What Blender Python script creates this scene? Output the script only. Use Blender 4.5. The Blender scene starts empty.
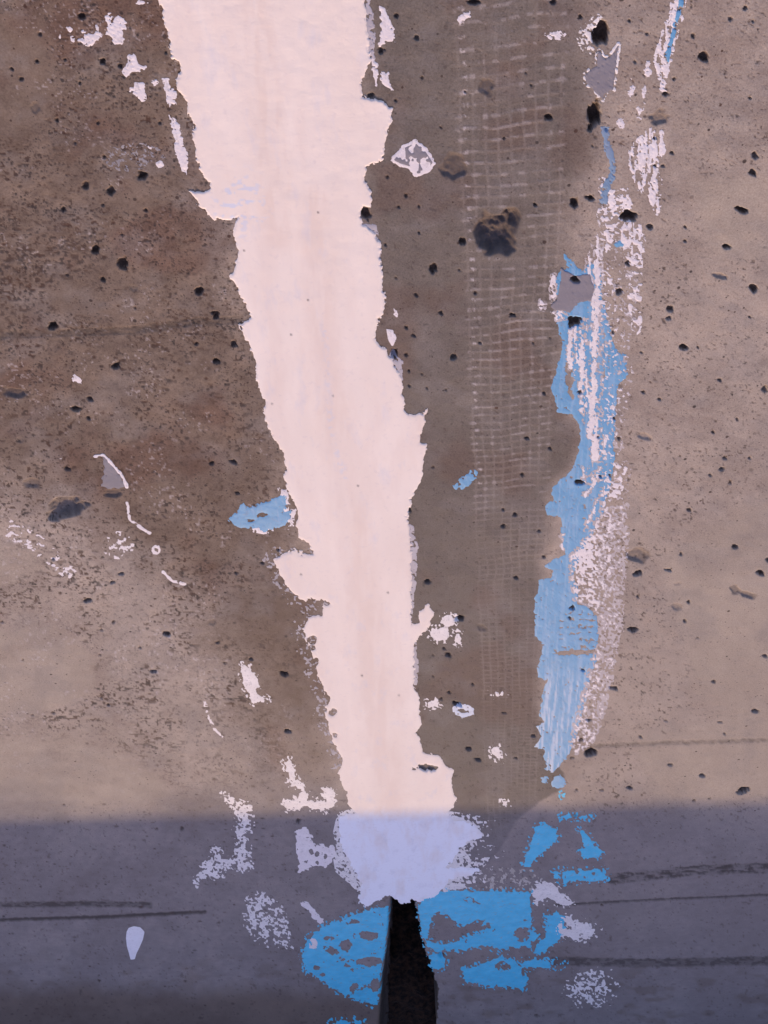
import bpy, math
import numpy as np
from mathutils import Vector, Matrix

S = bpy.context.scene
COL = S.collection
rng = np.random.default_rng(11)

# ------------------------------------------------------------------ camera
W, HH, FPX = 768, 1024, 950.0
CAM_Z = 0.75
PITCH = math.radians(43.0)
c, s = math.cos(PITCH), math.sin(PITCH)
Fv = Vector((0, c, -s))
R0 = Vector((-1, 0, 0)); U0 = Vector((0, -s, -c))
RT = (R0 - 0.035 * U0).normalized()
UP = (U0 + 0.035 * R0).normalized()
cam = bpy.data.cameras.new('camera')
cam.sensor_fit = 'VERTICAL'; cam.sensor_height = 36.0
cam.lens = 36.0 * FPX / HH
cam.clip_start = 0.02; cam.clip_end = 500
camo = bpy.data.objects.new('camera', cam); COL.objects.link(camo)
m = Matrix((RT, UP, -Fv)).transposed().to_4x4(); m.translation = (0, 0, CAM_Z)
camo.matrix_world = m
S.camera = camo

def to_ground(u, v):
    """photo pixel -> point of the floor plane (metres)"""
    a = (np.asarray(u, float) - W / 2) / FPX; b = (np.asarray(v, float) - HH / 2) / FPX
    dx = Fv.x + RT.x * a - UP.x * b; dy = Fv.y + RT.y * a - UP.y * b; dz = Fv.z + RT.z * a - UP.z * b
    t = -CAM_Z / dz
    return t * dx, t * dy

# ------------------------------------------------------------------ survey grid
STEP = 1.12
U = np.concatenate([np.linspace(-760, -9, 150), np.arange(-6, 775, STEP), np.linspace(779, 1520, 150)])
V = np.concatenate([np.linspace(-400, -9, 90), np.arange(-6, 1031, STEP), np.linspace(1035, 1190, 45)])
UU, VV = np.meshgrid(U, V)
GX, GY = to_ground(UU, VV)
NV, NU = UU.shape
SX = np.hypot(*(np.array(to_ground(UU + 1, VV)) - np.array([GX, GY])))      # metres per photo pixel, across

# ------------------------------------------------------------------ noise
TAB = [rng.random((256, 256)) for _ in range(12)]
def vnoise(x, y, seed=0):
    T = TAB[seed % 12]
    x = x + 37.3 * seed; y = y + 91.7 * seed
    ix = np.floor(x).astype(int); iy = np.floor(y).astype(int)
    fx = x - ix; fy = y - iy
    fx = fx * fx * (3 - 2 * fx); fy = fy * fy * (3 - 2 * fy)
    a = T[iy & 255, ix & 255]; b = T[iy & 255, (ix + 1) & 255]
    d = T[(iy + 1) & 255, ix & 255]; e = T[(iy + 1) & 255, (ix + 1) & 255]
    return (a * (1 - fx) + b * fx) * (1 - fy) + (d * (1 - fx) + e * fx) * fy
def fbm(x, y, seed=0, octaves=3, gain=0.5):
    r = 0; amp = 1; tot = 0
    for k in range(octaves):
        r = r + amp * vnoise(x * 2 ** k, y * 2 ** k, seed + k); tot += amp; amp *= gain
    return r / tot
def sstep(a, b, x):
    t = np.clip((x - a) / (b - a), 0, 1)
    return t * t * (3 - 2 * t)

# ------------------------------------------------------------------ outlines
def window(poly, pad):
    p = np.asarray(poly, float)
    i0 = max(np.searchsorted(V, p[:, 1].min() - pad) - 1, 0); i1 = min(np.searchsorted(V, p[:, 1].max() + pad) + 1, NV)
    j0 = max(np.searchsorted(U, p[:, 0].min() - pad) - 1, 0); j1 = min(np.searchsorted(U, p[:, 0].max() + pad) + 1, NU)
    return i0, max(i1, i0 + 2), j0, max(j1, j0 + 2)
def sdf(poly, pad=30, far=-1e3):
    """signed distance to an outline (inside positive), on the whole grid; 'far' outside its window"""
    out = np.full((NV, NU), far)
    i0, i1, j0, j1 = window(poly, pad)
    x = UU[i0:i1, j0:j1]; y = VV[i0:i1, j0:j1]
    P = np.asarray(poly, float); Q = np.roll(P, -1, 0)
    d2 = np.full(x.shape, 1e12); ins = np.zeros(x.shape, bool)
    for (ax, ay), (bx, by) in zip(P, Q):
        ex, ey = bx - ax, by - ay
        t = np.clip(((x - ax) * ex + (y - ay) * ey) / max(ex * ex + ey * ey, 1e-9), 0, 1)
        d2 = np.minimum(d2, (x - ax - t * ex) ** 2 + (y - ay - t * ey) ** 2)
        if ay != by:
            cr = ((ay > y) != (by > y)) & (x < (bx - ax) * (y - ay) / (by - ay) + ax)
            ins ^= cr
    d = np.sqrt(d2)
    out[i0:i1, j0:j1] = np.where(ins, d, -d)
    return out
def path_d(pts, pad=30):
    """distance to an open path"""
    out = np.full((NV, NU), 1e3)
    i0, i1, j0, j1 = window(pts, pad)
    x = UU[i0:i1, j0:j1]; y = VV[i0:i1, j0:j1]
    d2 = np.full(x.shape, 1e12)
    for (ax, ay), (bx, by) in zip(pts[:-1], pts[1:]):
        ex, ey = bx - ax, by - ay
        t = np.clip(((x - ax) * ex + (y - ay) * ey) / max(ex * ex + ey * ey, 1e-9), 0, 1)
        d2 = np.minimum(d2, (x - ax - t * ex) ** 2 + (y - ay - t * ey) ** 2)
    out[i0:i1, j0:j1] = np.sqrt(d2)
    return out
def ell(cx, cy, rx, ry, pad=14):
    """signed pseudo distance to an ellipse"""
    out = np.full((NV, NU), -1e3)
    i0, i1, j0, j1 = window([(cx - rx, cy - ry), (cx + rx, cy + ry)], pad)
    x = UU[i0:i1, j0:j1]; y = VV[i0:i1, j0:j1]
    out[i0:i1, j0:j1] = (1 - np.hypot((x - cx) / rx, (y - cy) / ry)) * min(rx, ry)
    return out

def cells(x, y, seed=0):
    """random value of the nearest jittered point: angular chips"""
    T, T2, T3 = TAB[seed % 12], TAB[(seed + 3) % 12], TAB[(seed + 7) % 12]
    ix = np.floor(x).astype(int); iy = np.floor(y).astype(int)
    best = np.full(x.shape, 1e9); val = np.zeros(x.shape)
    for dj in (-1, 0, 1):
        for di in (-1, 0, 1):
            a, b = (iy + dj) & 255, (ix + di) & 255
            d = (ix + di + T[a, b] - x) ** 2 + (iy + dj + T2[a, b] - y) ** 2
            w_ = d < best
            best = np.where(w_, d, best); val = np.where(w_, T3[a, b], val)
    return val
# raggedness shared by all edges
WU = UU + (fbm(UU / 5, VV / 4, 2, 2) - 0.5) * 5; WV = VV + (fbm(UU / 5, VV / 4, 8, 2) - 0.5) * 4
CHIP = cells(WU / 3.4, WV / 2.8, 1) - 0.5
CHIP2 = cells(WU / 7.5, WV / 6.0, 4) - 0.5
GRIT = cells(UU / 1.9, VV / 1.7, 6)
RAG = (fbm(UU / 7, VV / 6, 1, 3, 0.65) - 0.5) * 1.4 + CHIP2 * 1.0 + CHIP * 0.7
RAG2 = (fbm(UU / 3.0, VV / 2.6, 4, 1) - 0.5) * 1.0 + CHIP * 1.4
FLAKE = fbm(UU / 4.2, VV / 3.6, 2, 3) * 0.62 + (CHIP + 0.5) * 0.23 + GRIT * 0.15
FINE = fbm(UU / 2.3, VV / 2.1, 6, 2) * 0.6 + GRIT * 0.4
STREAK = fbm(UU / 2.0, VV / 15, 3, 2) * 0.85 + GRIT * 0.15
SWEEP = fbm(UU / 16, VV / 2.4, 5, 2)

# ------------------------------------------------------------------ floor relief, stains and painted shade
H = (fbm(GX / 0.22, GY / 0.22, 0, 2) - 0.5) * 0.0016
H += (fbm(GX / 0.012, GY / 0.012, 3, 3) - 0.5) * 0.0006
def area(poly, soft, warp=0.0, pad=None):
    d = sdf(poly, pad or soft * 2 + 30, -1e3)
    if warp: d = d + warp * (fbm(UU / 45, VV / 38, 7, 4) - 0.5) * 2
    return sstep(-soft, soft, d)

WASH_P = [(-600, -600), (176, -600), (215, 190), (262, 330), (305, 520), (335, 700), (318, 770), (275, 730), (215, 640), (120, 540), (40, 480), (-600, 440)]
BAND_P = [(340, -600), (600, -600), (588, 60), (592, 150), (566, 250), (558, 400), (580, 440), (548, 500), (545, 600), (540, 700), (545, 750), (566, 776), (560, 790), (538, 803), (515, 822), (500, 850), (470, 880), (410, 890), (380, 600), (360, 300)]
SHADE_GREY_P = [(-900, 812), (160, 806), (330, 790), (420, 830), (520, 812), (768, 806), (1700, 806), (1700, 1400), (-900, 1400)]
TAN_P = [[(-200, 640), (60, 625), (95, 660), (98, 695), (40, 712), (-200, 720)], [(-200, 745), (60, 735), (160, 770), (170, 800), (60, 815), (-200, 815)],
         [(-100, 550), (35, 545), (45, 570), (-100, 600)], [(660, 560), (800, 470), (900, 700), (768, 760), (700, 700)], [(640, 740), (860, 700), (860, 800), (660, 805)],
         [(690, 180), (900, 180), (900, 260), (720, 260)], [(60, 278), (95, 288), (102, 312), (60, 316), (48, 296)], [(0, 10), (40, 20), (50, 110), (20, 140), (-60, 100)]]
wash = area(WASH_P, 45, 34, 160)
band = area(BAND_P, 11, 9, 90); bsoft = area(BAND_P, 34, 14, 130); hi_ = sstep(330, 220, VV)
band = band * (1 - hi_) + bsoft * hi_
crisp = sstep(-1.5, 1.5, sdf(BAND_P, 60) + RAG * 1.0)
low = sstep(700, 760, VV)
band = band * (1 - low) + crisp * low
grey = area(SHADE_GREY_P, 26, 22, 120)  # shade put into the floor colour: greyer beyond the shadow line
tan = np.zeros_like(UU)
for q_, p in enumerate(TAN_P): tan = np.maximum(tan, area(p, 9 if q_ else 2.5, 10 if q_ else 5, 60))
tan *= 0.45 + 0.55 * fbm(UU / 30, VV / 25, 2, 3)
dirt = area([(-300, 990), (120, 985), (300, 990), (390, 1000), (390, 1300), (-300, 1300)], 14, 12, 80)
tan = np.maximum(tan, 0.45 * sstep(5, 1, path_d([(-60, 885), (0, 920), (30, 940), (58, 962), (80, 985)]) + RAG * 3))
dirt = np.maximum(dirt, 0.6 * sstep(0.5, 0.75, fbm(UU / 20, VV / 8, 9, 3)) * sstep(930, 1000, VV))
rust = sstep(0.50, 0.72, fbm(UU / 60, VV / 55, 5, 4)) * np.maximum(wash, band * 0.6)
# blotches of every size, trowel sweeps
mott = 0.40 * fbm(UU / 90, VV / 70, 6, 3) + 0.35 * fbm(UU / 22, VV / 17, 1, 3) + 0.25 * fbm(UU / 6, VV / 5, 9, 3)
mott = 0.5 + (mott - 0.5) * (1 - 0.55 * band) * (1 - 0.35 * sstep(570, 620, UU)) * (1 - 0.4 * sstep(560, 640, VV))
mott = 0.5 + (mott - 0.5) * (1 - 0.5 * np.clip(tan * 1.4, 0, 1))
lump = fbm(UU / 42, VV / 36, 4, 3)
pores = np.clip(sstep(0.36, 0.60, lump) * sstep(345, 250, UU) * (0.35 + 0.65 * sstep(720, 480, VV)) + 0.30 * sstep(0.42, 0.62, lump) * sstep(560, 600, UU), 0, 1) * sstep(840, 790, VV) * (1 - 0.8 * np.clip(tan * 1.4, 0, 1))
mott = mott + 0.022 * np.sin(np.hypot(UU - 40, (VV - 900) * 1.6) / 4.2 + RAG) * sstep(730, 760, VV) * sstep(815, 800, VV) * sstep(330, 260, UU)
mott = mott - 0.07 * sstep(9, 1, np.minimum(path_d([(-60, 672), (0, 655), (40, 640), (85, 628)], 30), path_d([(96, 655), (100, 690), (115, 720), (150, 738)], 30)) + RAG * 3 + (FLAKE - 0.5) * 14)
# pale cement dust
dust = sstep(0.52, 0.75, fbm(UU / 34, VV / 26, 8, 4)) * 0.8

# ---- dark drag lines and saw marks
tar = np.zeros_like(UU)
for pts, hw, k, fuzz in [([(-600, 928), (0, 905), (90, 904), (150, 905)], 2.6, 0.85, 1), ([(-600, 945), (0, 920), (100, 917), (205, 912)], 1.6, 0.95, 0),
                         ([(612, 879), (700, 870), (768, 868), (860, 866), (1400, 846)], 5.0, 0.9, 2), ([(555, 905), (650, 900), (768, 895), (880, 890), (1400, 869)], 0.9, 0.9, 0),
                         ([(555, 961), (640, 963), (768, 961), (880, 958), (1400, 942)], 4.2, 0.8, 1), ([(-80, 338), (0, 335), (60, 333), (125, 331), (195, 322), (240, 320)], 3.6, 0.5, 1),
                         ([(585, 747), (670, 743), (768, 740), (860, 738)], 2.0, 0.5, 1), ([(150, 372), (270, 380)], 1, 0.0, 0)]:
    d = path_d(pts, 20)
    lx = FLAKE if fuzz else RAG * 0 + 0.5
    t = sstep(hw + 1.1, hw - 1.0, d + RAG2 * (0.5 if not fuzz else 0.8))
    if fuzz == 2: t *= 0.25 + 0.75 * sstep(0.40, 0.60, fbm(UU / 9, VV / 2.0, 6, 3) * 0.7 + FINE * 0.3)
    if fuzz == 1: t *= 0.55 + 0.45 * sstep(0.40, 0.6, fbm(UU / 5, VV / 1.8, 8, 2))
    tar = np.maximum(tar, t * k)
H -= tar * 0.0012

# ---- imprint of the mesh fabric in the grout
p0 = np.array(to_ground(511, 60)); pv = np.array(to_ground(512, 1000))
dm = (pv - p0) / np.linalg.norm(pv - p0); dn = np.array([-dm[1], dm[0]])
cell = 13.3 * float(np.hypot(*(np.array(to_ground(511.5, 60)) - np.array(to_ground(510.5, 60)))))
tt = ((GX - p0[0]) * dm[0] + (GY - p0[1]) * dm[1]) / cell
ss = ((GX - p0[0]) * dn[0] + (GY - p0[1]) * dn[1]) / cell
ss = ss + (fbm(GX / 0.06, GY / 0.06, 4, 2) - 0.5) * 0.6
tt = tt + (fbm(GX / 0.05, GY / 0.05, 6, 2) - 0.5) * 0.6 + 0.05 * np.sin(ss * 1.3)
ls = np.abs(ss - np.round(ss)); lt = np.abs(tt - np.round(tt))
mesh_l = np.maximum(sstep(0.17, 0.05, ls) * 0.9, sstep(0.19, 0.05, lt))
inband = sstep(4.6, 4.1, np.abs(ss))
fadeM = 0.35 + 0.65 * sstep(0.35, 0.6, fbm(UU / 40, VV / 45, 10, 3))
mesh_a = mesh_l * inband * fadeM * sstep(845, 815, VV) * (1 - 0.35 * sstep(90, 30, VV))
dots = sstep(0.26, 0.1, lt) * sstep(0.3, 0.1, np.abs(np.abs(ss) - 3.6)) * (ss < 0) * sstep(0.5, 0.62, FLAKE)
dots2 = sstep(0.3, 0.12, np.maximum(lt, ls)) * sstep(0.62, 0.70, fbm(UU / 11, VV / 9, 9, 3)) * inband * sstep(0.5, 2.0, np.abs(ss))
dots3 = sstep(0.18, 0.08, lt) * sstep(0.58, 0.66, fbm(UU / 9, VV / 9, 3, 2)) * inband
whitefleck = np.clip(np.maximum(dots, np.maximum(dots2 * 0.45, dots3 * 0.3)), 0, 1) * sstep(540, 470, VV)
H += mesh_a * 0.00018

# ---- pits: (x, y, rx, ry) photo pixels; d = deep and dirty, s = shallow with aggregate showing
PD = """601 34 8.5 15,594 115 7.5 15,704 57 6 5,549 117 5 3,574 203 6.5 6,591 198 6 2.5,629 217 11 5.5,650 227 3.5 3.5,665 94 3 2.5,693 36 2.5 2.5,730 19 2.5 2.3,745 8 3 2.6,753 21 2 2,755 155 4 3.5,753 173 4.5 3.5,742 210 7.5 3,727 247 5 2.5,629 21 2 2,580 17 2.5 2.3,553 2 4 3,647 34 2 1.6,635 62 2 2,750 98 2 1.6,674 79 2 1.6,672 153 3 2,655 166 2.5 2.5,663 166 2.5 1.5,685 227 2 1.6,685 241 2 1.4,531 85 1.5 1.5,526 73 1.5 1.5,606 129 2.2 2,592 146 1.5 1.5,535 205 3 2,655 138 2.5 2
575 280 5 4.5,575 322 8 6,619 291 4.5 3.5,628 263 3 2.5,753 288 5 5,670 309 4.5 3.5,669 318 3.5 2,683 347 5.5 3,613 332 2 1.5,580 392 2.5 2,544 393 2.5 2.2,720 380 3 1.5,579 482 5.5 2.5,550 448 2.5 2,527 438 3 1.8,522 475 2.5 2,610 475 2 1.8,619 438 2.5 1.5,614 418 2 1.5,600 476 2.5 1,598 437 3 1,713 432 2 2,725 458 2.2 2,730 482 1.8 1.8,710 475 2 1.8,722 469 3.5 2,750 458 1.8 1.5,689 510 2.5 2,737 419 2 1.5,698 347 1.5 1.5,659 399 2 1.4,643 392 2.2 1.8,641 352 2 1.2,514 315 2.5 1.5,533 343 1.5 1.2,550 338 1.5 1.2,750 317 1.5 1.5,765 389 3 3
638 573 6 2.5,735 547 4 2.2,760 573 5 2.5,633 630 6 3,638 597 2.5 1.8,689 602 2.2 1.6,685 621 2.2 1.5,681 554 2.2 1.5,668 570 4.5 1.3,614 688 4.5 1.5,714 682 2.5 1.5,755 711 4.5 2.2,591 753 7 4,641 737 2 1.2,670 765 3 1.2,666 721 1.8 1,720 722 2.5 1,725 734 1.8 1,572 608 4 2.5,570 618 2.5 1.3,583 670 2.5 1.5,516 578 2.8 1.8,544 557 2 1.5,539 531 2 1.4,515 515 3 2,765 656 2.5 1.6,698 638 1.5 1,533 736 3 1.5,516 758 2 1.2,581 740 2.5 1.5,589 720 4 1,572 758 2.5 1,768 560 3 2.4
743 791 8 3.2,702 776 4 1.6,629 788 4 1.4,577 790 1.8 1,602 790 2.5 1,710 799 1.8 1,694 801 1.8 1,602 905 1.8 1.3,537 1016 2.5 2,685 841 1.3 1
381 51 4 3.5,396 16 3 2.5,417 38 3 2.5,371 96 4 3.5,366 214 6.5 6.5,474 2 6 4,463 242 3.5 5,504 138 2 2,406 196 2 2,419 207 1.8 1.8,399 207 2 1.8,387 177 2 2,419 233 1.8 1.8,385 245 2 1.8,422 78 1.5 1.5,441 128 1.5 1.5,465 92 1.5 1.5,396 101 2 1.6
433 269 5.5 5,416 295 2.5 2.2,441 313 3 2.8,454 357 4.2 3,406 328 2.2 2,414 336 2.5 1.5,406 355 2.2 2,409 371 2.2 1.6,422 374 1.5 1.5,409 386 2 1.5,427 388 1.5 1.5,446 390 1.5 1.3,433 467 1.6 1.5,480 343 2 1.5,511 315 3 2.2,475 293 2 2,396 278 1.5 1.5,459 270 1.5 1.5,409 510 3 2.5,503 510 2.4 1.8,394 353 6 5
503 526 4 1.8,428 582 4.5 2.2,460 618 6.5 2.8,448 655 3.8 2.2,444 649 2 1.4,433 656 1.5 1.2,457 704 6.5 1.8,449 693 2.5 1.5,441 699 2 1.3,473 685 2.2 1.5,433 677 1.5 1.4,469 749 4 1.8,478 760 4 1.8,288 731 5 1.8,284 674 5 2.3,278 550 3 1.2,262 563 3 1.6,504 713 2.5 1.2
143 176 6 5.5,111 191 4.5 4.5,120 66 2.8 2.5,103 61 4 2.8,82 16 5 3,40 34 2.5 2.2,37 61 2.5 2,12 69 2.5 2,21 79 2.5 2,57 120 2.3 2,80 83 2 2.4,86 186 4 4,95 250 6 5,63 209 3 2.6,166 53 2 2,98 123 2.2 1.8,65 60 2 1.7,75 143 2 1.7,104 157 2 1.7,160 123 2 1.7,103 205 2 1.6,146 210 2 2,122 235 2 1.6,124 77 1.5 1.5,243 250 2 1.5
122 263 7 6,103 279 3.5 3,198 291 5.5 4,216 315 5 4,234 344 4 3,216 361 5 3,116 366 5.5 3.3,53 326 7 4,212 463 3.5 2,233 462 4 2.8,237 493 3 1.5,90 399 3.5 2.5,75 409 5 2.2,88 418 3 2,67 469 4 2,135 308 1.5 1.5,67 275 2 1.5,196 344 2.5 1.8
166 634 4 2.5,121 574 3.5 1.5,113 622 2.4 1.6,102 630 2 1.4,88 600 5 1.6,153 671 4.5 1.8,101 698 2 1.2,108 705 2.5 1.2,53 713 2.5 1.2,33 715 1.8 1,100 655 2 1.2,140 648 2.5 1.4,112 582 3.5 1.5,53 559 2.5 1.6,23 660 1.5 1,20 583 1.8 1.2,236 573 2.5 1.3,218 642 3 1,251 659 3 1.2,2 622 2 1.3,225 663 2 1
182 829 2.2 2.6,157 829 1.8 1.2,64 805 1.5 1,68 822 1.3 1,99 981 2 1.2,299 821 3 3,442 955 3.5 3"""
PS = """497 230 22 24 1.3,486 87 8.5 9 1,453 166 13 14 .8,659 118 11 8 .8,36 108 5.5 6 .5,720 276 8 3 .6,644 436 8 4 .4,638 555 12 9 .8,735 590 6 4.5 .8,748 595 9 4.2 .8,677 607 6 3.5 .5,678 584 4 1.5 .3,482 628 5 3.5 .7,133 288 5 4.5 .4,12 393 15 6 .7,21 440 5 4 .3,112 493 11 4.5 .8,65 508 22 10 .5,33 483 10 6 .4,213 622 5 3.5 .6,426 769 12 4.5 .5,426 775 3 2 .3"""
pit = np.zeros_like(UU); agg = np.zeros_like(UU)
def stamp(cx, cy, rx, ry, depth, kind, k=1.0, rough=0.3):
    pad = 3
    i0, i1, j0, j1 = window([(cx - rx * 1.5, cy - ry * 1.5), (cx + rx * 1.5, cy + ry * 1.5)], pad)
    x = UU[i0:i1, j0:j1]; y = VV[i0:i1, j0:j1]
    a = rng.uniform(-0.35, 0.35); ca, sa = math.cos(a), math.sin(a)
    dx, dy = (x - cx), (y - cy)
    ex, ey = (dx * ca + dy * sa) / rx, (-dx * sa + dy * ca) / ry
    n = (fbm(x / max(rx, 2) * 1.3 + cx, y / max(ry, 2) * 1.3 + cy, int(cx) % 9, 3) - 0.5) * 2 * rough * 1.6
    q = np.hypot(ex, ey) + n
    if kind == 'd':
        H[i0:i1, j0:j1] -= depth * sstep(1.05, 0.55, q)
        pit[i0:i1, j0:j1] = np.maximum(pit[i0:i1, j0:j1], k * sstep(1.05, 0.80, q))
    else:
        lump = 0.75 + 0.5 * fbm(x / 5, y / 4, 5, 2)
        H[i0:i1, j0:j1] -= depth * sstep(1.0, 0.55, q) * lump
        agg[i0:i1, j0:j1] = np.maximum(agg[i0:i1, j0:j1], k * sstep(1.05, 0.85, q))
def sx_at(cx, cy):
    return SX[min(np.searchsorted(V, cy), NV - 1), min(np.searchsorted(U, cx), NU - 1)]
for t in PD.replace('\n', ',').split(','):
    x, y, a, b = map(float, t.split()); r = max(a, b)
    stamp(x, y, a * 0.92, b * 0.95, min(0.85 * r * sx_at(x, y), 0.011), 'd', rng.uniform(0.55, 0.9) if r < 5 else 0.9, 0.36 if r > 3 else 0.34)
for t in PS.split(','):
    x, y, a, b, k = map(float, t.split())
    stamp(x, y, a, b, (0.0085 if a > 20 else min(0.17 * max(a, b) * sx_at(x, y), 0.0055)), 's', k, 0.3)
# ---- fine peppering of pin holes and grit
speck = np.zeros_like(UU)
dens_l = lambda x, y: (0.25 + 0.75 * sstep(640, 300, np.array(y))) * sstep(340, 240, np.array(x)) * (0.15 + 0.85 * sstep(0.4, 0.62, fbm(np.array([x / 40.]), np.array([y / 34.]), 6, 3)[0]))
def spray(n, fn, r0, r1, k0, k1):
    for _ in range(n):
        x, y = rng.uniform(-160, 930), rng.uniform(-110, 1080)
        if rng.random() > fn(x, y): continue
        r = r0 + (r1 - r0) * rng.random() ** 3
        asp = 1.0 if y < 400 else 1.0 - 0.5 * min((y - 400) / 500, 1)
        ry = max(r * asp, 0.65); rx = max(r, 0.7) * rng.uniform(0.8, 1.6)
        i0, i1, j0, j1 = window([(x - rx, y - ry), (x + rx, y + ry)], 1)
        q = np.hypot((UU[i0:i1, j0:j1] - x) / rx, (VV[i0:i1, j0:j1] - y) / ry)
        w = sstep(1.3, 0.5, q) * rng.uniform(k0, k1)
        speck[i0:i1, j0:j1] = np.maximum(speck[i0:i1, j0:j1], w)
spray(42000, dens_l, 0.6, 2.0, 0.25, 1.0)
spray(5200, lambda x, y: 0.6 * (x > 560) * (y < 815) * (0.2 + 0.8 * sstep(0.4, 0.6, fbm(np.array([x / 50.]), np.array([y / 45.]), 2, 3)[0])), 0.6, 2.0, 0.2, 0.85)
spray(1500, lambda x, y: 0.5 * (380 < x < 560) * (y < 815), 0.6, 1.6, 0.2, 0.7)
spray(1500, lambda x, y: 0.5 * (y > 815), 0.6, 1.4, 0.1, 0.4)
spray(900, lambda x, y: 0.7 * (x < 330) * (560 < y < 800), 0.7, 2.2, 0.15, 0.6)
cl = sstep(0.40, 0.62, fbm(UU / 30, VV / 24, 10, 3))
leftz = sstep(345, 230, UU) * sstep(835, 700, VV)
g1 = sstep(0.655, 0.72, fbm(UU / 2.7, VV / 2.2, 9, 2)) * (0.25 + 0.75 * cl) * leftz
g2 = sstep(0.66, 0.74, fbm(UU / 5.5, VV / 2.0, 4, 2)) * cl * leftz * sstep(480, 600, VV)
g3 = sstep(0.74, 0.80, fbm(UU / 2.9, VV / 2.0, 2, 2)) * (0.3 + 0.7 * cl) * sstep(560, 600, UU) * sstep(835, 800, VV)
g4 = sstep(0.60, 0.70, fbm(UU / 3.5, VV / 2.6, 1, 2)) * sstep(90, 20, np.hypot((UU - 30) * 0.8, (VV - 270) * 0.9)) 
g5 = sstep(0.76, 0.82, fbm(UU / 2.6, VV / 2.0, 7, 2)) * 0.45
calm = 1 - 0.85 * np.clip(tan * 1.4, 0, 1)
speck = calm * np.clip(np.maximum.reduce([speck, g1 * 0.9, g2 * 0.75, g3 * 0.8, g4 * 0.8, g5]), 0, 1)
whitefleck = np.maximum(whitefleck, 0.55 * sstep(0.72, 0.77, fbm(UU / 2.6, VV / 2.2, 5, 2)) * sstep(0.5, 0.65, fbm(UU / 36, VV / 30, 3, 3)) * leftz)
H -= speck * 0.00035

# ------------------------------------------------------------------ meshing a field on the grid
def clip(F, sl):
    i0, i1, j0, j1 = sl
    f = F[i0:i1, j0:j1]; n, mcols = f.shape
    idx = np.arange(n * mcols).reshape(n, mcols); fl = f.ravel()
    p00, p01, p10, p11 = idx[:-1, :-1].ravel(), idx[:-1, 1:].ravel(), idx[1:, :-1].ravel(), idx[1:, 1:].ravel()
    tri = np.concatenate([np.stack([p00, p10, p11], 1), np.stack([p00, p11, p01], 1)])
    pos = fl[tri] > 0; cnt = pos.sum(1)
    full = tri[cnt == 3]
    def rot(t, k):
        r = np.arange(len(t)); return np.stack([t[r, k], t[r, (k + 1) % 3], t[r, (k + 2) % 3]], 1)
    t1 = rot(tri[cnt == 1], np.argmax(pos[cnt == 1], 1)); t2 = rot(tri[cnt == 2], np.argmin(pos[cnt == 2], 1))
    N = n * mcols
    def key(a, b): return np.minimum(a, b).astype(np.int64) * N + np.maximum(a, b)
    k1a, k1b = key(t1[:, 0], t1[:, 1]), key(t1[:, 0], t1[:, 2])
    k2a, k2b = key(t2[:, 0], t2[:, 1]), key(t2[:, 0], t2[:, 2])
    allk = np.concatenate([k1a, k1b, k2a, k2b]); uk, inv = np.unique(allk, return_inverse=True)
    inv = inv + N
    o = np.cumsum([0, len(k1a), len(k1b), len(k2a), len(k2b)])
    a1, b1, a2, b2 = (inv[o[q]:o[q + 1]] for q in range(4))
    faces = np.concatenate([full, np.stack([t1[:, 0], a1, b1], 1), np.stack([a2, t2[:, 1], t2[:, 2]], 1), np.stack([a2, t2[:, 2], b2], 1)])
    bnd = np.concatenate([np.stack([a1, b1], 1), np.stack([b2, a2], 1)])
    ea, eb = uk // N, uk % N
    used, newf = np.unique(faces, return_inverse=True); newf = newf.reshape(-1, 3)
    remap = np.full(N + len(uk), -1); remap[used] = np.arange(len(used))
    bnd = remap[bnd]
    A = np.concatenate([np.arange(N), ea])[used]; B = np.concatenate([np.arange(N), eb])[used]
    den = fl[A] - fl[B]; tpar = np.where(A == B, 0.0, fl[A] / np.where(den == 0, 1, den))
    def sample(arr):
        g = arr[i0:i1, j0:j1].ravel(); return g[A] * (1 - tpar) + g[B] * tpar
    return newf, bnd, sample, remap, idx
def build(name, co, faces, mat, attrs=None, nsmooth=None):
    me = bpy.data.meshes.new(name)
    me.vertices.add(len(co)); me.vertices.foreach_set('co', np.asarray(co, np.float32).ravel())
    me.loops.add(faces.size); me.loops.foreach_set('vertex_index', faces.ravel().astype(np.int32))
    me.polygons.add(len(faces)); me.polygons.foreach_set('loop_start', np.arange(0, faces.size, 3, dtype=np.int32))
    sm = np.ones(len(faces), bool)
    if nsmooth is not None: sm[nsmooth:] = False
    me.polygons.foreach_set('use_smooth', sm)
    for k, a in (attrs or {}).items():
        at = me.attributes.new(k, 'FLOAT', 'POINT'); at.data.foreach_set('value', np.asarray(a, np.float32))
    me.update(calc_edges=True); me.validate()
    me.materials.append(mat)
    o = bpy.data.objects.new(name, me); COL.objects.link(o)
    return o
def skirt(co, faces, bnd, zlow):
    used, b = np.unique(bnd, return_inverse=True); b = b.reshape(-1, 2)
    n = len(co)
    top = co[used]; lo = top.copy(); lo[:, 2] = zlow(top) if callable(zlow) else zlow
    co2 = np.concatenate([co, top, lo]); m_ = len(used)
    p, q = b[:, 0] + n, b[:, 1] + n
    f = np.concatenate([np.stack([q, p, p + m_], 1), np.stack([q, p + m_, q + m_], 1)])
    return co2, np.concatenate([faces, f]), used
def tag(o, label=None, cat=None, group=None, kind=None):
    for k, v in (('label', label), ('category', cat), ('group', group), ('kind', kind)):
        if v: o[k] = v
    return o
Hs = H.copy()                                    # floor height paint lies on

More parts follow.
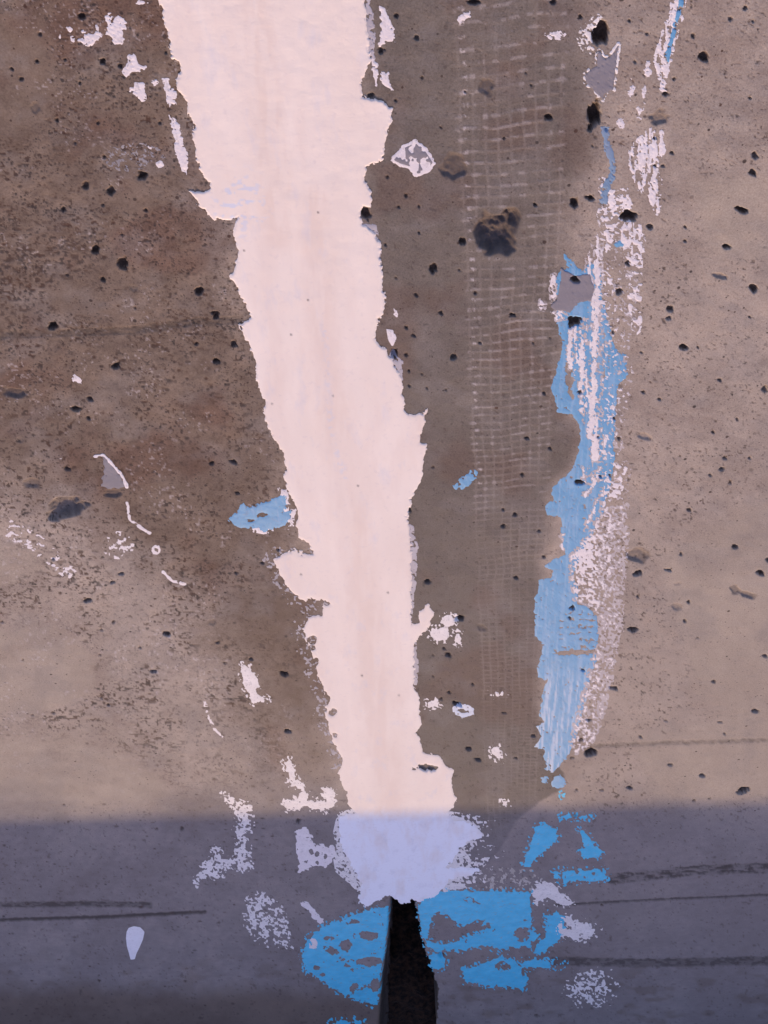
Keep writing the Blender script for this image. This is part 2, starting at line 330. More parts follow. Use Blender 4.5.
def film(name, F, thick, mat, parent=None, edge=1.6, lift=0.0, attrs=None, relief=None):
    thick *= 0.6; lift *= 0.6
    """a coat of paint: the region F > 0, lying on the floor's relief with its own thickness and rim"""
    ii, jj = np.where(F > 0)
    sl = (max(ii.min() - 2, 0), min(ii.max() + 3, NV), max(jj.min() - 2, 0), min(jj.max() + 3, NU))
    faces, bnd, smp, _, _ = clip(F, sl)
    f = smp(F); x, y, h = smp(GX), smp(GY), smp(Hs)
    lf = smp(lift) if isinstance(lift, np.ndarray) else lift
    z = h + lf + thick * (0.35 + 0.65 * sstep(0, edge, f))
    if relief is not None: z = z + smp(relief) * sstep(0, 2.0, f)
    co = np.stack([x, y, z], 1); nf = len(faces)
    at = {k: smp(a) for k, a in (attrs or {}).items()}
    hb = h
    used, b = np.unique(bnd, return_inverse=True)
    low_z = hb[used] - 0.0006
    co, faces, used = skirt(co, faces, bnd, lambda t: low_z)
    at = {k: np.concatenate([a, a[used], a[used]]) for k, a in at.items()}
    ctr = np.array([x.mean(), y.mean(), 0.0])
    if parent is not None: ctr = np.array(parent.matrix_world.translation)
    o = build(name, co - ctr, faces, mat, at, nf)
    if parent is None:
        o.location = ctr; o.matrix_world = Matrix.Translation(ctr)
    else:
        o.parent = parent
    return o

# ------------------------------------------------------------------ materials
def lin(*c): return (c[0], c[1], c[2], 1.0)
class NT:
    def __init__(self, name):
        self.m = bpy.data.materials.new(name); self.m.use_nodes = True
        self.t = self.m.node_tree; self.b = self.t.nodes['Principled BSDF']
    def n(self, typ, **kw):
        nd = self.t.nodes.new(typ)
        for k, v in kw.items(): setattr(nd, k, v)
        return nd
    def l(self, a, b): self.t.links.new(a, b)
    def attr(self, name):
        return self.n('ShaderNodeAttribute', attribute_name=name).outputs['Fac']
    def coord(self):
        return self.n('ShaderNodeTexCoord').outputs['Object']
    def noise(self, scale, detail=4, rough=0.55, stretch=None, co=None):
        nd = self.n('ShaderNodeTexNoise'); nd.inputs['Scale'].default_value = scale
        nd.inputs['Detail'].default_value = detail; nd.inputs['Roughness'].default_value = rough
        co = co or self.coord()
        if stretch:
            mp = self.n('ShaderNodeMapping'); mp.inputs['Scale'].default_value = stretch; self.l(co, mp.inputs['Vector']); co = mp.outputs[0]
        self.l(co, nd.inputs['Vector']); return nd.outputs['Fac']
    def ramp(self, x, a, b, lo=0.0, hi=1.0):
        nd = self.n('ShaderNodeMapRange'); nd.inputs[1].default_value = a; nd.inputs[2].default_value = b
        nd.inputs[3].default_value = lo; nd.inputs[4].default_value = hi
        self.l(x, nd.inputs[0]); return nd.outputs[0]
    def mix(self, fac, a, b, blend='MIX'):
        nd = self.n('ShaderNodeMix', data_type='RGBA', blend_type=blend)
        for sock, v in ((nd.inputs[0], fac), (nd.inputs[6], a), (nd.inputs[7], b)):
            if isinstance(v, (int, float)): sock.default_value = v
            elif isinstance(v, tuple): sock.default_value = v
            else: self.l(v, sock)
        return nd.outputs[2]
    def mul(self, a, b):
        nd = self.n('ShaderNodeMath', operation='MULTIPLY')
        for sock, v in zip(nd.inputs, (a, b)):
            if isinstance(v, (int, float)): sock.default_value = v
            else: self.l(v, sock)
        return nd.outputs[0]
    def bump(self, h, strength, dist):
        nd = self.n('ShaderNodeBump'); nd.inputs['Strength'].default_value = strength; nd.inputs['Distance'].default_value = dist
        self.l(h, nd.inputs['Height']); self.l(nd.outputs[0], self.b.inputs['Normal'])
    def done(self, col, rough=0.8):
        self.l(col, self.b.inputs['Base Color']) if not isinstance(col, tuple) else setattr(self.b.inputs['Base Color'], 'default_value', col)
        self.b.inputs['Specular IOR Level'].default_value = 0.18
        if isinstance(rough, (int, float)): self.b.inputs['Roughness'].default_value = rough
        else: self.l(rough, self.b.inputs['Roughness'])
        return self.m

def concrete_mat():
    k = NT('weathered concrete'); co = k.coord()
    big = k.noise(9, 5, 0.6, co=co); mid = k.noise(55, 5, 0.6, co=co); fine = k.noise(420, 4, 0.65, co=co); grit = k.noise(1500, 2, 0.6, co=co)
    col = k.mix(k.ramp(big, 0.35, 0.65), lin(.380, .318, .252), lin(.415, .350, .282))
    col = k.mix(k.attr('tan'), col, lin(.42, .355, .275))
    col = k.mix(k.mul(k.attr('wash'), 0.92), col, k.mix(k.ramp(mid, 0.35, 0.65), lin(.168, .122, .086), lin(.222, .168, .124)))
    col = k.mix(k.mul(k.attr('band'), 0.95), col, k.mix(k.ramp(mid, 0.35, 0.65), lin(.160, .136, .110), lin(.182, .157, .130)))
    col = k.mix(k.mul(k.attr('rust'), 0.55), col, lin(.150, .082, .056))
    col = k.mix(k.mul(k.attr('grey'), 0.75), col, k.mix(k.ramp(mid, 0.35, 0.65), lin(.185, .170, .172), lin(.235, .217, .216)))  # painted shade over the concrete
    col = k.mix(k.mul(k.attr('dust'), 0.35), col, lin(.27, .245, .22))
    col = k.mix(k.mul(k.attr('dirt'), 0.8), col, lin(.150, .110, .080))
    col = k.mix(k.mul(k.attr('meshl'), 0.27), col, lin(.40, .345, .29))
    col = k.mix(k.mul(k.attr('fleck'), 0.75), col, lin(.62, .56, .52))
    col = k.mix(k.ramp(fine, 0.25, 0.75, 0.0, 0.5), col, k.mix(1.0, col, lin(.62, .60, .60), 'MULTIPLY'))
    col = k.mix(k.ramp(grit, 0.58, 0.75, 0.0, 0.35), col, k.mix(1.0, col, lin(1.45, 1.42, 1.40), 'MULTIPLY'))
    col = k.mix(k.ramp(k.attr('mott'), 0.36, 0.52, 0.55, 0.0), col, k.mix(1.0, col, lin(.66, .61, .60), 'MULTIPLY'))
    col = k.mix(k.ramp(k.attr('mott'), 0.50, 0.64, 0.0, 0.6), col, k.mix(1.0, col, lin(1.30, 1.27, 1.22), 'MULTIPLY'))
    vf = k.noise(620, 4, 0.75, co=co)
    col = k.mix(k.ramp(vf, 0.38, 0.58, 0.75, 0.0), col, k.mix(1.0, col, lin(.72, .68, .67), 'MULTIPLY'))
    dens = k.n('ShaderNodeMath', operation='MULTIPLY_ADD'); k.l(k.attr('pores'), dens.inputs[0]); dens.inputs[1].default_value = 0.62; dens.inputs[2].default_value = 0.05
    for sc_, rad in ((130, 0.30), (260, 0.34), (470, 0.36)):
        vo = k.n('ShaderNodeTexVoronoi', feature='F1'); vo.inputs['Scale'].default_value = sc_
        wv = k.n('ShaderNodeMapping'); wv.inputs['Location'].default_value = (sc_ * .013, sc_ * .007, 0); k.l(co, wv.inputs['Vector']); k.l(wv.outputs[0], vo.inputs['Vector'])
        sp = k.n('ShaderNodeSeparateColor'); k.l(vo.outputs['Color'], sp.inputs[0])
        gate = k.n('ShaderNodeMath', operation='LESS_THAN'); k.l(sp.outputs[0], gate.inputs[0]); k.l(dens.outputs[0], gate.inputs[1])
        rr = k.mul(k.ramp(sp.outputs[1], 0, 1, 0.25, 1.0), rad)
        dd = k.n('ShaderNodeMath', operation='SUBTRACT'); k.l(rr, dd.inputs[0]); k.l(vo.outputs['Distance'], dd.inputs[1])
        dot = k.mul(k.mul(k.ramp(dd.outputs[0], 0.0, 0.08), gate.outputs[0]), k.ramp(sp.outputs[2], 0, 1, 0.35, 0.9))
        col = k.mix(dot, col, k.mix(k.ramp(mid, 0.4, 0.6), lin(.066, .034, .024), lin(.040, .034, .032)))
    col = k.mix(k.mul(k.attr('tar'), 0.85), col, lin(.028, .022, .018))
    col = k.mix(k.mul(k.attr('speck'), 0.95), col, k.mix(k.ramp(mid, 0.4, 0.6), lin(.062, .030, .020), lin(.036, .030, .028)))
    col = k.mix(k.mul(k.attr('agg'), 0.72), col, k.mix(k.ramp(fine, 0.4, 0.6), lin(.082, .068, .062), lin(.112, .084, .066)))
    col = k.mix(k.attr('pit'), col, k.mix(k.ramp(fine, 0.4, 0.6), lin(.044, .026, .017), lin(.085, .055, .038)))
    h = k.n('ShaderNodeMath', operation='ADD'); k.l(fine, h.inputs[0]); k.l(grit, h.inputs[1])
    k.bump(h.outputs[0], 0.35, 0.0008)
    return k.done(col, k.ramp(mid, 0.3, 0.7, 0.78, 0.95))
def strip_mat():
    k = NT('white coating'); co = k.coord()
    mid = k.noise(18, 4, 0.55, (1, 0.35, 1), co); fine = k.noise(500, 3, 0.6, co=co)
    col = k.mix(k.ramp(mid, 0.35, 0.65), lin(.750, .650, .555), lin(.795, .700, .605))
    col = k.mix(k.attr('shade_tone'), col, lin(.80, .79, .80))  # cooler tone for the shaded end, painted into the coating
    col = k.mix(k.mul(k.attr('stain'), 1.0), col, lin(.66, .52, .42))
    col = k.mix(k.mul(k.attr('blue'), 0.6), col, lin(.50, .58, .72))
    col = k.mix(k.mul(k.attr('speck'), 0.0), col, lin(.2, .18, .16))
    col = k.mix(k.mul(k.attr('pit'), 0.9), col, lin(.05, .04, .04))
    col = k.mix(k.ramp(k.noise(26, 4, 0.6, (1, 0.25, 1), co), 0.50, 0.72, 0, 0.55), col, lin(.70, .58, .49))
    col = k.mix(k.ramp(k.noise(45, 4, 0.65, (1, 0.4, 1), co), 0.56, 0.74, 0, 0.5), col, lin(.60, .58, .60))
    col = k.mix(k.ramp(k.noise(160, 3, 0.6, co=co), 0.58, 0.72, 0, 0.3), col, lin(.60, .53, .50))
    k.bump(fine, 0.22, 0.0007)
    return k.done(col, 0.85)
def paint_mat(name, a, b, rough=0.6, wear=None, scale=140, streak=True, grime=0.25):
    k = NT(name); co = k.coord()
    mid = k.noise(30, 4, 0.6, co=co); fine = k.noise(600, 3, 0.6, co=co)
    col = k.mix(k.ramp(mid, 0.3, 0.7), lin(*a), lin(*b))
    if wear:
        w = k.noise(scale, 4, 0.65, (1, 0.12, 1) if streak else None, co)
        col = k.mix(k.ramp(w, 0.55, 0.72, 0, 0.55), col, lin(*wear))
    pn = k.noise(420, 3, 0.7, co=co)
    col = k.mix(k.ramp(pn, 0.60, 0.70, 0, 0.5), col, lin(.20, .17, .155))
    col = k.mix(k.ramp(k.noise(75, 4, 0.7, co=co), 0.56, 0.68, 0, grime), col, lin(.24, .21, .20))
    col = k.mix(k.mul(k.attr('wear'), 0.85), col, lin(.44, .52, .60))
    k.bump(fine, 0.3, 0.0006)
    return k.done(col, rough)
M_CONC = concrete_mat(); M_STRIP = strip_mat()
M_BLUE = paint_mat('pool blue paint', (.112, .295, .465), (.142, .335, .52), 0.55, (.24, .38, .53))
M_BLUE_SHADE = paint_mat('fresh pool blue paint', (.030, .40, .60), (.065, .50, .70), 0.6, (.16, .50, .66), 90, False, 0.45)  # shaded copy of the pool blue, shade put into its colour
M_WHITE = paint_mat('old white paint', (.66, .60, .575), (.74, .69, .665), 0.65, (.50, .45, .43), 260, False, 0.35)
M_CHALK = paint_mat('chalky white paint', (.66, .61, .56), (.78, .73, .68), 0.75, (.36, .33, .33), 200, False, 0.35)
M_LILAC = paint_mat('grey lilac primer', (.195, .180, .190), (.225, .210, .222), 0.7, (.27, .25, .26), 200, False)
def filler_mat():
    k = NT('damp joint dirt'); co = k.coord()
    n = k.noise(60, 5, 0.65, co=co); f = k.noise(240, 4, 0.65, co=co)
    col = k.mix(k.ramp(n, 0.4, 0.65), lin(.008, .006, .005), lin(.062, .031, .017))
    k.bump(f, 0.8, 0.006)
    return k.done(col, 0.95)
M_FILL = filler_mat()
def plain_conc():
    k = NT('board marked concrete'); co = k.coord()
    n = k.noise(3, 5, 0.6, co=co); f = k.noise(60, 4, 0.6, (1, 1, 4), co)
    col = k.mix(k.ramp(n, 0.3, 0.7), lin(.27, .25, .22), lin(.36, .34, .30))
    k.bump(f, 0.3, 0.01)
    return k.done(col, 0.9)
M_WALL = plain_conc()

# ------------------------------------------------------------------ the open joint and the floor
GAP_P = [(393, 868), (391, 897), (393, 925), (392, 955), (390, 981), (389, 1024), (388, 1080), (386, 1160), (446, 1160), (442, 1080), (438, 1024), (438, 985), (431, 966), (424, 947), (418, 920), (414, 897), (411, 868)]
gap = sdf(GAP_P, 60) + RAG * 2.0 + RAG2 * 0.7
# crumbled arrises of the joint
arris = sstep(5.0, 0.5, -gap) * sstep(890, 905, VV)
H -= arris * 0.003 * (0.4 + 0.6 * FLAKE)
LEFT = [(389, 890), (388, 925), (384, 955), (380, 981), (377, 1024), (374, 1080), (372, 1165), (400, 1165), (400, 890)]
slope = sstep(-0.5, 10, sdf(LEFT, 20) + RAG * 0.8) * sstep(890, 910, VV) * (UU < 415)
H -= 0.085 * slope + 0.012 * slope * (FLAKE - 0.5)
tar = np.maximum(tar, sstep(0.06, 0.35, slope) * (0.80 + 0.3 * FLAKE))
Hs = H.copy()
faces, bnd, smp, remap, idx = clip(-gap, (0, NV, 0, NU))
co = np.stack([smp(GX), smp(GY), smp(H)], 1)
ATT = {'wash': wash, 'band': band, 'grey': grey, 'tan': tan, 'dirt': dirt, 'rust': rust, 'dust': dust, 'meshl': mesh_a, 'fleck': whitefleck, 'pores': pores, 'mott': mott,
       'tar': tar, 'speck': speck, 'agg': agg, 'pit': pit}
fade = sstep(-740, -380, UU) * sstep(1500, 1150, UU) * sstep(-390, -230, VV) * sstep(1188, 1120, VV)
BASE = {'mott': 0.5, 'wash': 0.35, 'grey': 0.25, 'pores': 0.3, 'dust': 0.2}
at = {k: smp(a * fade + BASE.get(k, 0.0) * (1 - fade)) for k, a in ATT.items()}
nf = len(faces)
co, faces, used = skirt(co, faces, bnd, -0.45)
at = {k: np.concatenate([a, a[used], a[used]]) for k, a in at.items()}
at['dirt'][-2 * len(used):] = 0.9
# the floor goes on to the horizon all round
loop = np.concatenate([idx[0, :-1], idx[:-1, -1], idx[-1, :0:-1], idx[:0:-1, 0]])
loop = remap[loop]
cx, cy = 0.0, 1.0
out = co[loop].copy(); out[:, 0] = cx + (out[:, 0] - cx) * 70; out[:, 1] = cy + (out[:, 1] - cy) * 70; out[:, 2] = 0
n0 = len(co); L = len(loop); a_ = loop; b_ = np.roll(loop, -1); c_ = n0 + np.arange(L); d_ = np.roll(c_, -1)
ring = np.concatenate([np.stack([a_, b_, d_], 1), np.stack([a_, d_, c_], 1)])
v1 = co[ring[0, 1]] if ring[0, 1] < n0 else out[ring[0, 1] - n0]
e1 = out[0] - co[a_[0]]; e2 = co[b_[0]] - co[a_[0]]
if (e2[0] * e1[1] - e2[1] * e1[0]) < 0: ring = ring[:, ::-1].copy()
co = np.concatenate([co, out]); faces = np.concatenate([faces, ring])
at = {k: np.concatenate([a, np.full(L, BASE.get(k, 0.0))]) for k, a in at.items()}
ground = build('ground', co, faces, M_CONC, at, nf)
tag(ground, 'weathered pitted concrete floor, brownish above and grey below', kind='structure')

# filler down in the joint
FZ = -0.36 + 0.27 * sstep(965, 1040, VV) + (fbm(GX / 0.03, GY / 0.05, 2, 3) - 0.5) * 0.05
gf = gap + 3.0
ii, jj = np.where(gf > 0); sl = (ii.min() - 1, ii.max() + 2, jj.min() - 1, jj.max() + 2)
faces, bnd, smp, _, _ = clip(gf, sl)
co = np.stack([smp(GX), smp(GY), smp(FZ)], 1); ctr = np.array([co[:, 0].mean(), co[:, 1].mean(), co[:, 2].min()])
nf = len(faces); co, faces, _u = skirt(co, faces, bnd, -0.46)
jf = build('joint_filler', co - ctr, faces, M_FILL, None, nf); jf.location = ctr
tag(jf, 'dark brown crumbly dirt lying deep inside the open black joint below the white strip', 'joint filler')

# ------------------------------------------------------------------ the white strip over the joint
STRIP_P = [(128, -430), (150, -160), (158, 0), (163, 13), (167, 33), (172, 57), (180, 65), (181, 72), (177, 80), (178, 90), (185, 97), (190, 117), (195, 125), (192, 133), (197, 157), (202, 172), (210, 182), (210, 190), (200, 192), (190, 191), (198, 205), (213, 218), (230, 220), (238, 217), (233, 233), (237, 247), (239, 258), (230, 276), (243, 299), (252, 318), (239, 324), (247, 341), (255, 356), (256, 373), (259, 389), (266, 403), (263, 413), (269, 429), (283, 453), (286, 469), (283, 476), (288, 489), (298, 509), (296, 525), (299, 537), (311, 544), (310, 552), (296, 548), (284, 553), (273, 559), (283, 579), (293, 592), (306, 603), (308, 599), (323, 599), (322, 614), (308, 617), (303, 629), (308, 645), (313, 659), (319, 679), (328, 699), (325, 712), (328, 725), (333, 742), (343, 760), (338, 774), (346, 791), (348, 803), (356, 812), (340, 817), (338, 831), (343, 851), (353, 868), (361, 884), (358, 904), (366, 906), (376, 901), (384, 896), (389, 895), (394, 899), (403, 904), (409, 902), (413, 899), (419, 901), (436, 896), (443, 888), (449, 880), (466, 876), (482, 869), (470, 866), (446, 867), (456, 858), (459, 848), (468, 842), (480, 837), (481, 830), (468, 823), (454, 819), (449, 812), (456, 798), (451, 785), (454, 770), (446, 765), (438, 757), (423, 752), (419, 732), (421, 725), (419, 699), (414, 685), (414, 642), (429, 627), (435, 612), (428, 605), (419, 611), (419, 622), (411, 624), (411, 612), (411, 590), (412, 560), (409, 532), (408, 512), (411, 504), (410, 500), (421, 483), (423, 459), (428, 444), (418, 443), (426, 419), (428, 409), (416, 416), (406, 413), (403, 403), (401, 379), (394, 363), (388, 356), (386, 348), (376, 341), (378, 319), (384, 314), (386, 296), (383, 289), (383, 273), (380, 256), (381, 245), (374, 233), (361, 222), (363, 207), (371, 207), (371, 193), (364, 180), (368, 167), (382, 159), (384, 150), (391, 123), (393, 108), (379, 100), (363, 97), (361, 83), (371, 60), (367, 33), (366, 0), (366, -160), (372, -430)]
sF = sdf(STRIP_P, 40) + RAG * 1.5 + RAG2 * 0.9
for hx, hy, hr, hs in [(366, 214, 6.5, 6), (307, 552, 8, 3), (300, 548, 4, 2.5), (305, 612, 7, 4), (312, 640, 5, 5), (316, 662, 3, 6), (326, 700, 5, 5), (333, 712, 4, 4), (318, 716, 3, 3), (426, 768, 12, 4), (437, 735, 3, 3), (312, 648, 4, 3), (326, 603, 4, 2.5), (419, 733, 3, 4), (335, 735, 3, 3)]:
    sF = np.minimum(sF, -ell(hx, hy, hr * 0.9, hs * 0.9) - RAG2 * 1.4)
stain = np.maximum(0.85 * sstep(10, 1, path_d([(262, -60), (264, 40), (272, 100), (276, 150), (270, 190), (276, 235)], 30) + RAG * 6), 0.0)
stain = np.maximum(stain, 0.75 * sstep(8, 1, path_d([(315, 240), (322, 330), (332, 400), (345, 470), (357, 540), (362, 600), (372, 660), (380, 730), (392, 800)], 30) + RAG * 5))
stain *= 0.5
stain = np.maximum(stain, 0.42 * sstep(24, 3, path_d([(258, -60), (262, 40), (270, 120), (278, 235)], 40) + RAG * 4))
stain = np.maximum(stain, 0.40 * sstep(26, 3, path_d([(312, 200), (322, 330), (332, 400), (345, 470), (357, 540), (362, 600), (372, 660), (380, 730), (392, 800)], 40) + RAG * 4))
stain *= 0.35 + 0.65 * sstep(0.3, 0.65, fbm(UU / 7, VV / 34, 4, 3))
stain = np.maximum(stain, 0.35 * sstep(7, 1, path_d([(258, -20), (262, 20), (270, 36)], 20) + RAG * 4))
blue = sstep(0.62, 0.72, fbm(UU / 6, VV / 4, 7, 2)) * sstep(40, 10, np.hypot((UU - 240) / 1, (VV - 205) / 1.2))
blue = np.maximum(blue, 0.5 * sstep(5, 1, path_d([(325, 330), (332, 440), (345, 480)], 20) + RAG * 3) * sstep(0.5, 0.6, FLAKE))
shade_tone = sstep(806, 822, VV + RAG * 4)  # lit-to-shade change painted into the coating at the shadow line
ridge = np.zeros_like(UU)
ridge += 0.0006 * sstep(14, 2, path_d([(300, -100), (296, 0), (300, 200), (322, 420), (345, 600), (372, 800)], 60))
ridge += 0.000018 * (sstep(0.25, 0.05, np.abs(tt - np.round(tt)))) * sstep(0.35, 0.6, fbm(UU / 40, VV / 40, 3, 2))
ridge += (fbm(UU / 3.0, VV / 30, 8, 2) - 0.5) * 0.00012 + (fbm(UU / 14, VV / 14, 1, 3) - 0.5) * 0.0005
for rx_, ry_ in [(304, 100), (252, 262), (330, 640), (286, 300)]:                      # trapped bubbles and ring marks
    q = np.hypot((UU - rx_) / 9, (VV - ry_) / 7); ridge += 0.00007 * np.exp(-((q - 1) / 0.2) ** 2)
spit = sum(0.8 * sstep(1.6, 0.6, np.hypot(UU - x, VV - y)) for x, y in [(244, 250), (272, 403), (362, 675), (308, 299), (399, 695), (318, 212), (291, 334), (333, 395), (388, 592), (358, 485), (301, 574)])
gap_keep = Hs.copy(); Hs = Hs.copy()
Hs = np.where(sF > 0, (fbm(GX / 0.22, GY / 0.22, 0, 2) - 0.5) * 0.0016 + 0.0004, Hs)
strip = film('paint_strip', sF, 0.0012, M_STRIP, None, 2.2, attrs={'stain': stain, 'shade_tone': shade_tone, 'blue': blue, 'speck': speck, 'pit': spit}, relief=ridge)
tag(strip, 'long broad white coating strip running from the top edge down to the open black joint', 'coating strip')
Hs = gap_keep
# brushed-out end
br = [(448, 814), (470, 817), (500, 822), (506, 840), (500, 858), (508, 870), (480, 884), (446, 890), (440, 868), (448, 842)]
bl = [(356, 811), (340, 815), (336, 832), (340, 850), (336, 858), (338, 870), (352, 882), (360, 890), (364, 850)]
for q_, lab in ((np.minimum(sdf(br, 30) + 3, 13 * (FINE * 0.65 + SWEEP * 0.35 - 0.40) + 0.085 * (452 - UU)), 'dry brushed white flecks right of the lower end of the strip'),
                (np.minimum(sdf(bl, 30) + 3, 13 * (FINE - 0.42)), 'dry brushed white flecks left of the lower end of the strip')):
    film('brushed_edge', np.minimum(q_, 2.5 - sF), 0.0006, M_CHALK, strip, 0.8)['label'] = lab
# thin translucent-looking primer showing along the right edge
wl = np.minimum(6.5 - np.abs(sF + 4.0) + RAG * 2, 12 * (FLAKE * 0.5 + FINE * 0.5 - 0.565)) + 8 * np.minimum(0, sstep(535, 550, VV) - 1 + sstep(775, 745, VV) * 0)
wl = np.where((UU < 370) & (VV > 538) & (VV < 770), np.minimum(wl, -0.4 - sF), -5)
film('worn_fringe', wl, 0.0005, paint_mat('worn grey white', (.30, .275, .275), (.44, .40, .39), 0.8), strip, 0.8)['label'] = 'greyish worn specks fringing the lower left edge of the strip'
M_THIN = paint_mat('thin white primer', (.36, .33, .335), (.46, .43, .44), 0.7)
for q_ in ([(408, 520), (414, 528), (418, 550), (416, 580), (412, 622), (409, 622), (406, 575), (408, 545)], [(362, 222), (377, 226), (381, 255), (384, 285), (376, 285), (368, 250)],
           [(367, -20), (371, 0), (376, 40), (374, 62), (366, 60), (363, 20)], [(393, 352), (402, 362), (402, 380), (396, 374), (386, 358)], [(415, 640), (418, 660), (417, 690), (413, 690), (412, 650)]):
    film('primer_edge', np.minimum(np.minimum(sdf(q_, 20) + RAG * 1.6, 3.0 - sF), 12 * (FLAKE * 0.5 + FINE * 0.5 - 0.40)), 0.0005, M_THIN, strip, 0.8)['label'] = 'thin greyish primer film showing beyond the right edge of the strip'
# ------------------------------------------------------------------ patches of paint on the floor
WEARHOLE = 11 * (0.70 - FINE)
def patch(label, poly, mat, thick=0.0007, rag=1.6, rag2=1.0, holes=(), flake=None, grow=0.0, name='paint_patch', cat='paint patch', group=None, field=None, attrs=None, blot=None):
    F = field if field is not None else (sdf(poly, 24) + grow + RAG * rag + RAG2 * rag2)
    F = np.minimum(F, WEARHOLE + np.clip(F, -3, 6) * 0.28)
    F = np.minimum(F, 2.5 - 16 * slope)
    if blot: F = np.minimum(F, 10 * (blot - (fbm(UU / 7, VV / 4.5, 5, 3) * 0.65 + FINE * 0.35)))
    if mat in (M_BLUE_SHADE, M_CHALK): F = np.maximum(F, np.minimum(F + 4.0, 11 * (FINE - 0.605)))
    if flake: F = np.minimum(F, 9 * (flake[0] - flake[1]))
    for hx, hy, a, b in holes: F = np.minimum(F, -ell(hx, hy, a, b) - RAG * 1.2 - RAG2 * 1.0)
    o = film(name, F, thick, mat, attrs=attrs)
    return tag(o, label, cat, group), F
def many(polys, pad=24):
    F = sdf(polys[0], pad)
    for p in polys[1:]: F = np.maximum(F, sdf(p, pad))
    return F
def blobs(lst):
    F = np.full((NV, NU), -1e3)
    for b in lst: F = np.maximum(F, ell(*b))
    return F
def flecks(label, lst, mat, thick=0.0006, group=None, rag=1.0):
    for b in lst:
        patch(label, None, mat, thick, field=ell(*b) + (RAG * 1.3 + RAG2 * 0.8) * rag, name='paint_fleck', cat='paint fleck', group=group)
PITCUT = 1.5 - 4 * pit

# -- the long blue one on the right
LB = [(564, 254), (566, 268), (557, 272), (555, 285), (557, 300), (556, 318), (559, 335), (564, 342), (560, 356), (556, 372), (552, 380), (552, 394), (558, 408), (556, 412), (572, 414), (580, 426), (579, 450), (573, 468), (560, 480), (552, 486), (553, 500), (545, 506), (549, 516), (561, 517), (561, 532), (563, 548), (567, 554), (548, 563), (545, 566), (553, 571), (551, 578), (539, 580), (537, 592), (535, 600), (535, 636), (542, 642), (543, 652), (537, 670), (539, 678), (547, 680), (543, 696), (539, 716), (546, 722), (535, 726), (542, 736), (534, 747), (544, 750), (543, 758), (548, 766), (545, 769), (553, 772), (566, 759), (573, 746), (578, 730), (583, 712), (588, 690), (592, 672), (598, 658), (599, 640), (597, 616), (588, 606), (577, 604), (579, 592), (574, 578), (577, 563), (584, 549), (593, 534), (602, 512), (606, 500), (612, 480), (614, 460), (614, 430), (617, 385), (627, 375), (625, 355), (614, 348), (608, 320), (602, 290), (600, 268), (590, 262), (582, 272), (574, 262)]
F = sdf(LB, 24) + RAG * 1.2 + RAG2 * 0.8
strk = sstep(355, 300, VV) * 0.15 + 0.0
F = np.minimum(F, 12 * (0.76 - strk * 0.6 - np.where(UU > 590, STREAK, 0) * sstep(460, 400, VV)))
F = np.minimum(F, 8 * (0.62 - FLAKE) + 30 * sstep(578, 566, UU) + 20 * sstep(640, 600, VV) * 1 + 2.5 * sstep(600, 570, UU))
slot = path_d([(560, 653), (585, 652), (614, 650)], 20)
F = np.minimum(F, slot - 2.3 + RAG2 * 0.8)
F = np.minimum(F, -ell(569, 378, 3.5, 20) - RAG * 2.5)
F = np.minimum(F, PITCUT * 2)
# thin scratches in the lower part
F = np.minimum(F, np.where((VV > 612) & (VV < 650) & (UU > 559), np.abs(((VV + RAG * 2) / 6.5) % 1 - 0.5) * 6.5 - 0.7 + np.where(FLAKE < 0.47, 4, 0), 99))
lb, LBF = patch('long ragged pale blue paint patch beside the pitted light concrete, streaked with white', None, M_BLUE, 0.0005, field=F,
    attrs={'wear': np.clip(sstep(0.46, 0.62, fbm(UU / 1.5 + VV / 16, VV / 24, 7, 2)) * sstep(650, 700, VV) * 0.75 + sstep(0.56, 0.68, fbm(UU / 2.0 + VV / 30, VV / 24, 3, 2)) * 0.22, 0, 1)})
# white that was dragged over it
WR = [(600, 235), (618, 236), (630, 255), (636, 285), (632, 325), (626, 345), (630, 372), (624, 410), (618, 440), (622, 462), (628, 468), (624, 500), (626, 545), (622, 580), (620, 625), (613, 660), (607, 690), (600, 720), (590, 742), (577, 752), (572, 740), (578, 715), (586, 690), (594, 660), (602, 640), (600, 612), (588, 604), (576, 598), (572, 578), (572, 558), (582, 545), (594, 528), (604, 508), (600, 492), (588, 480), (594, 455), (592, 430), (586, 420), (582, 395), (572, 352), (572, 330), (590, 318), (592, 290), (588, 262)]
d = sdf(WR, 30)
upper = np.minimum(d + 3 + RAG * 2, 12 * (np.where(UU < 600 + RAG * 4, STREAK * 0.75 + FINE * 0.25 - 0.545 + 0.03 * sstep(340, 270, VV), FLAKE * 0.5 + FINE * 0.5 - 0.53 - 0.06 * sstep(608, 628, UU))))
lower = np.minimum(d + 2 + RAG * 2, 12 * (FINE * 0.8 + FLAKE * 0.2 - 0.50 - 0.09 * sstep(590, 622, UU + (VV - 560) * 0.15) + 0.14 * sstep(18, 4, np.hypot(UU - 586, (VV - 556) * 0.8))))
wF = np.where(VV < 505, upper, lower)
wF = np.maximum(wF, np.minimum(sdf([(604, 480), (612, 470), (620, 462), (628, 467), (624, 476), (623, 492), (612, 500), (602, 508)], 20) + 1, 9 * (FLAKE - 0.40)))
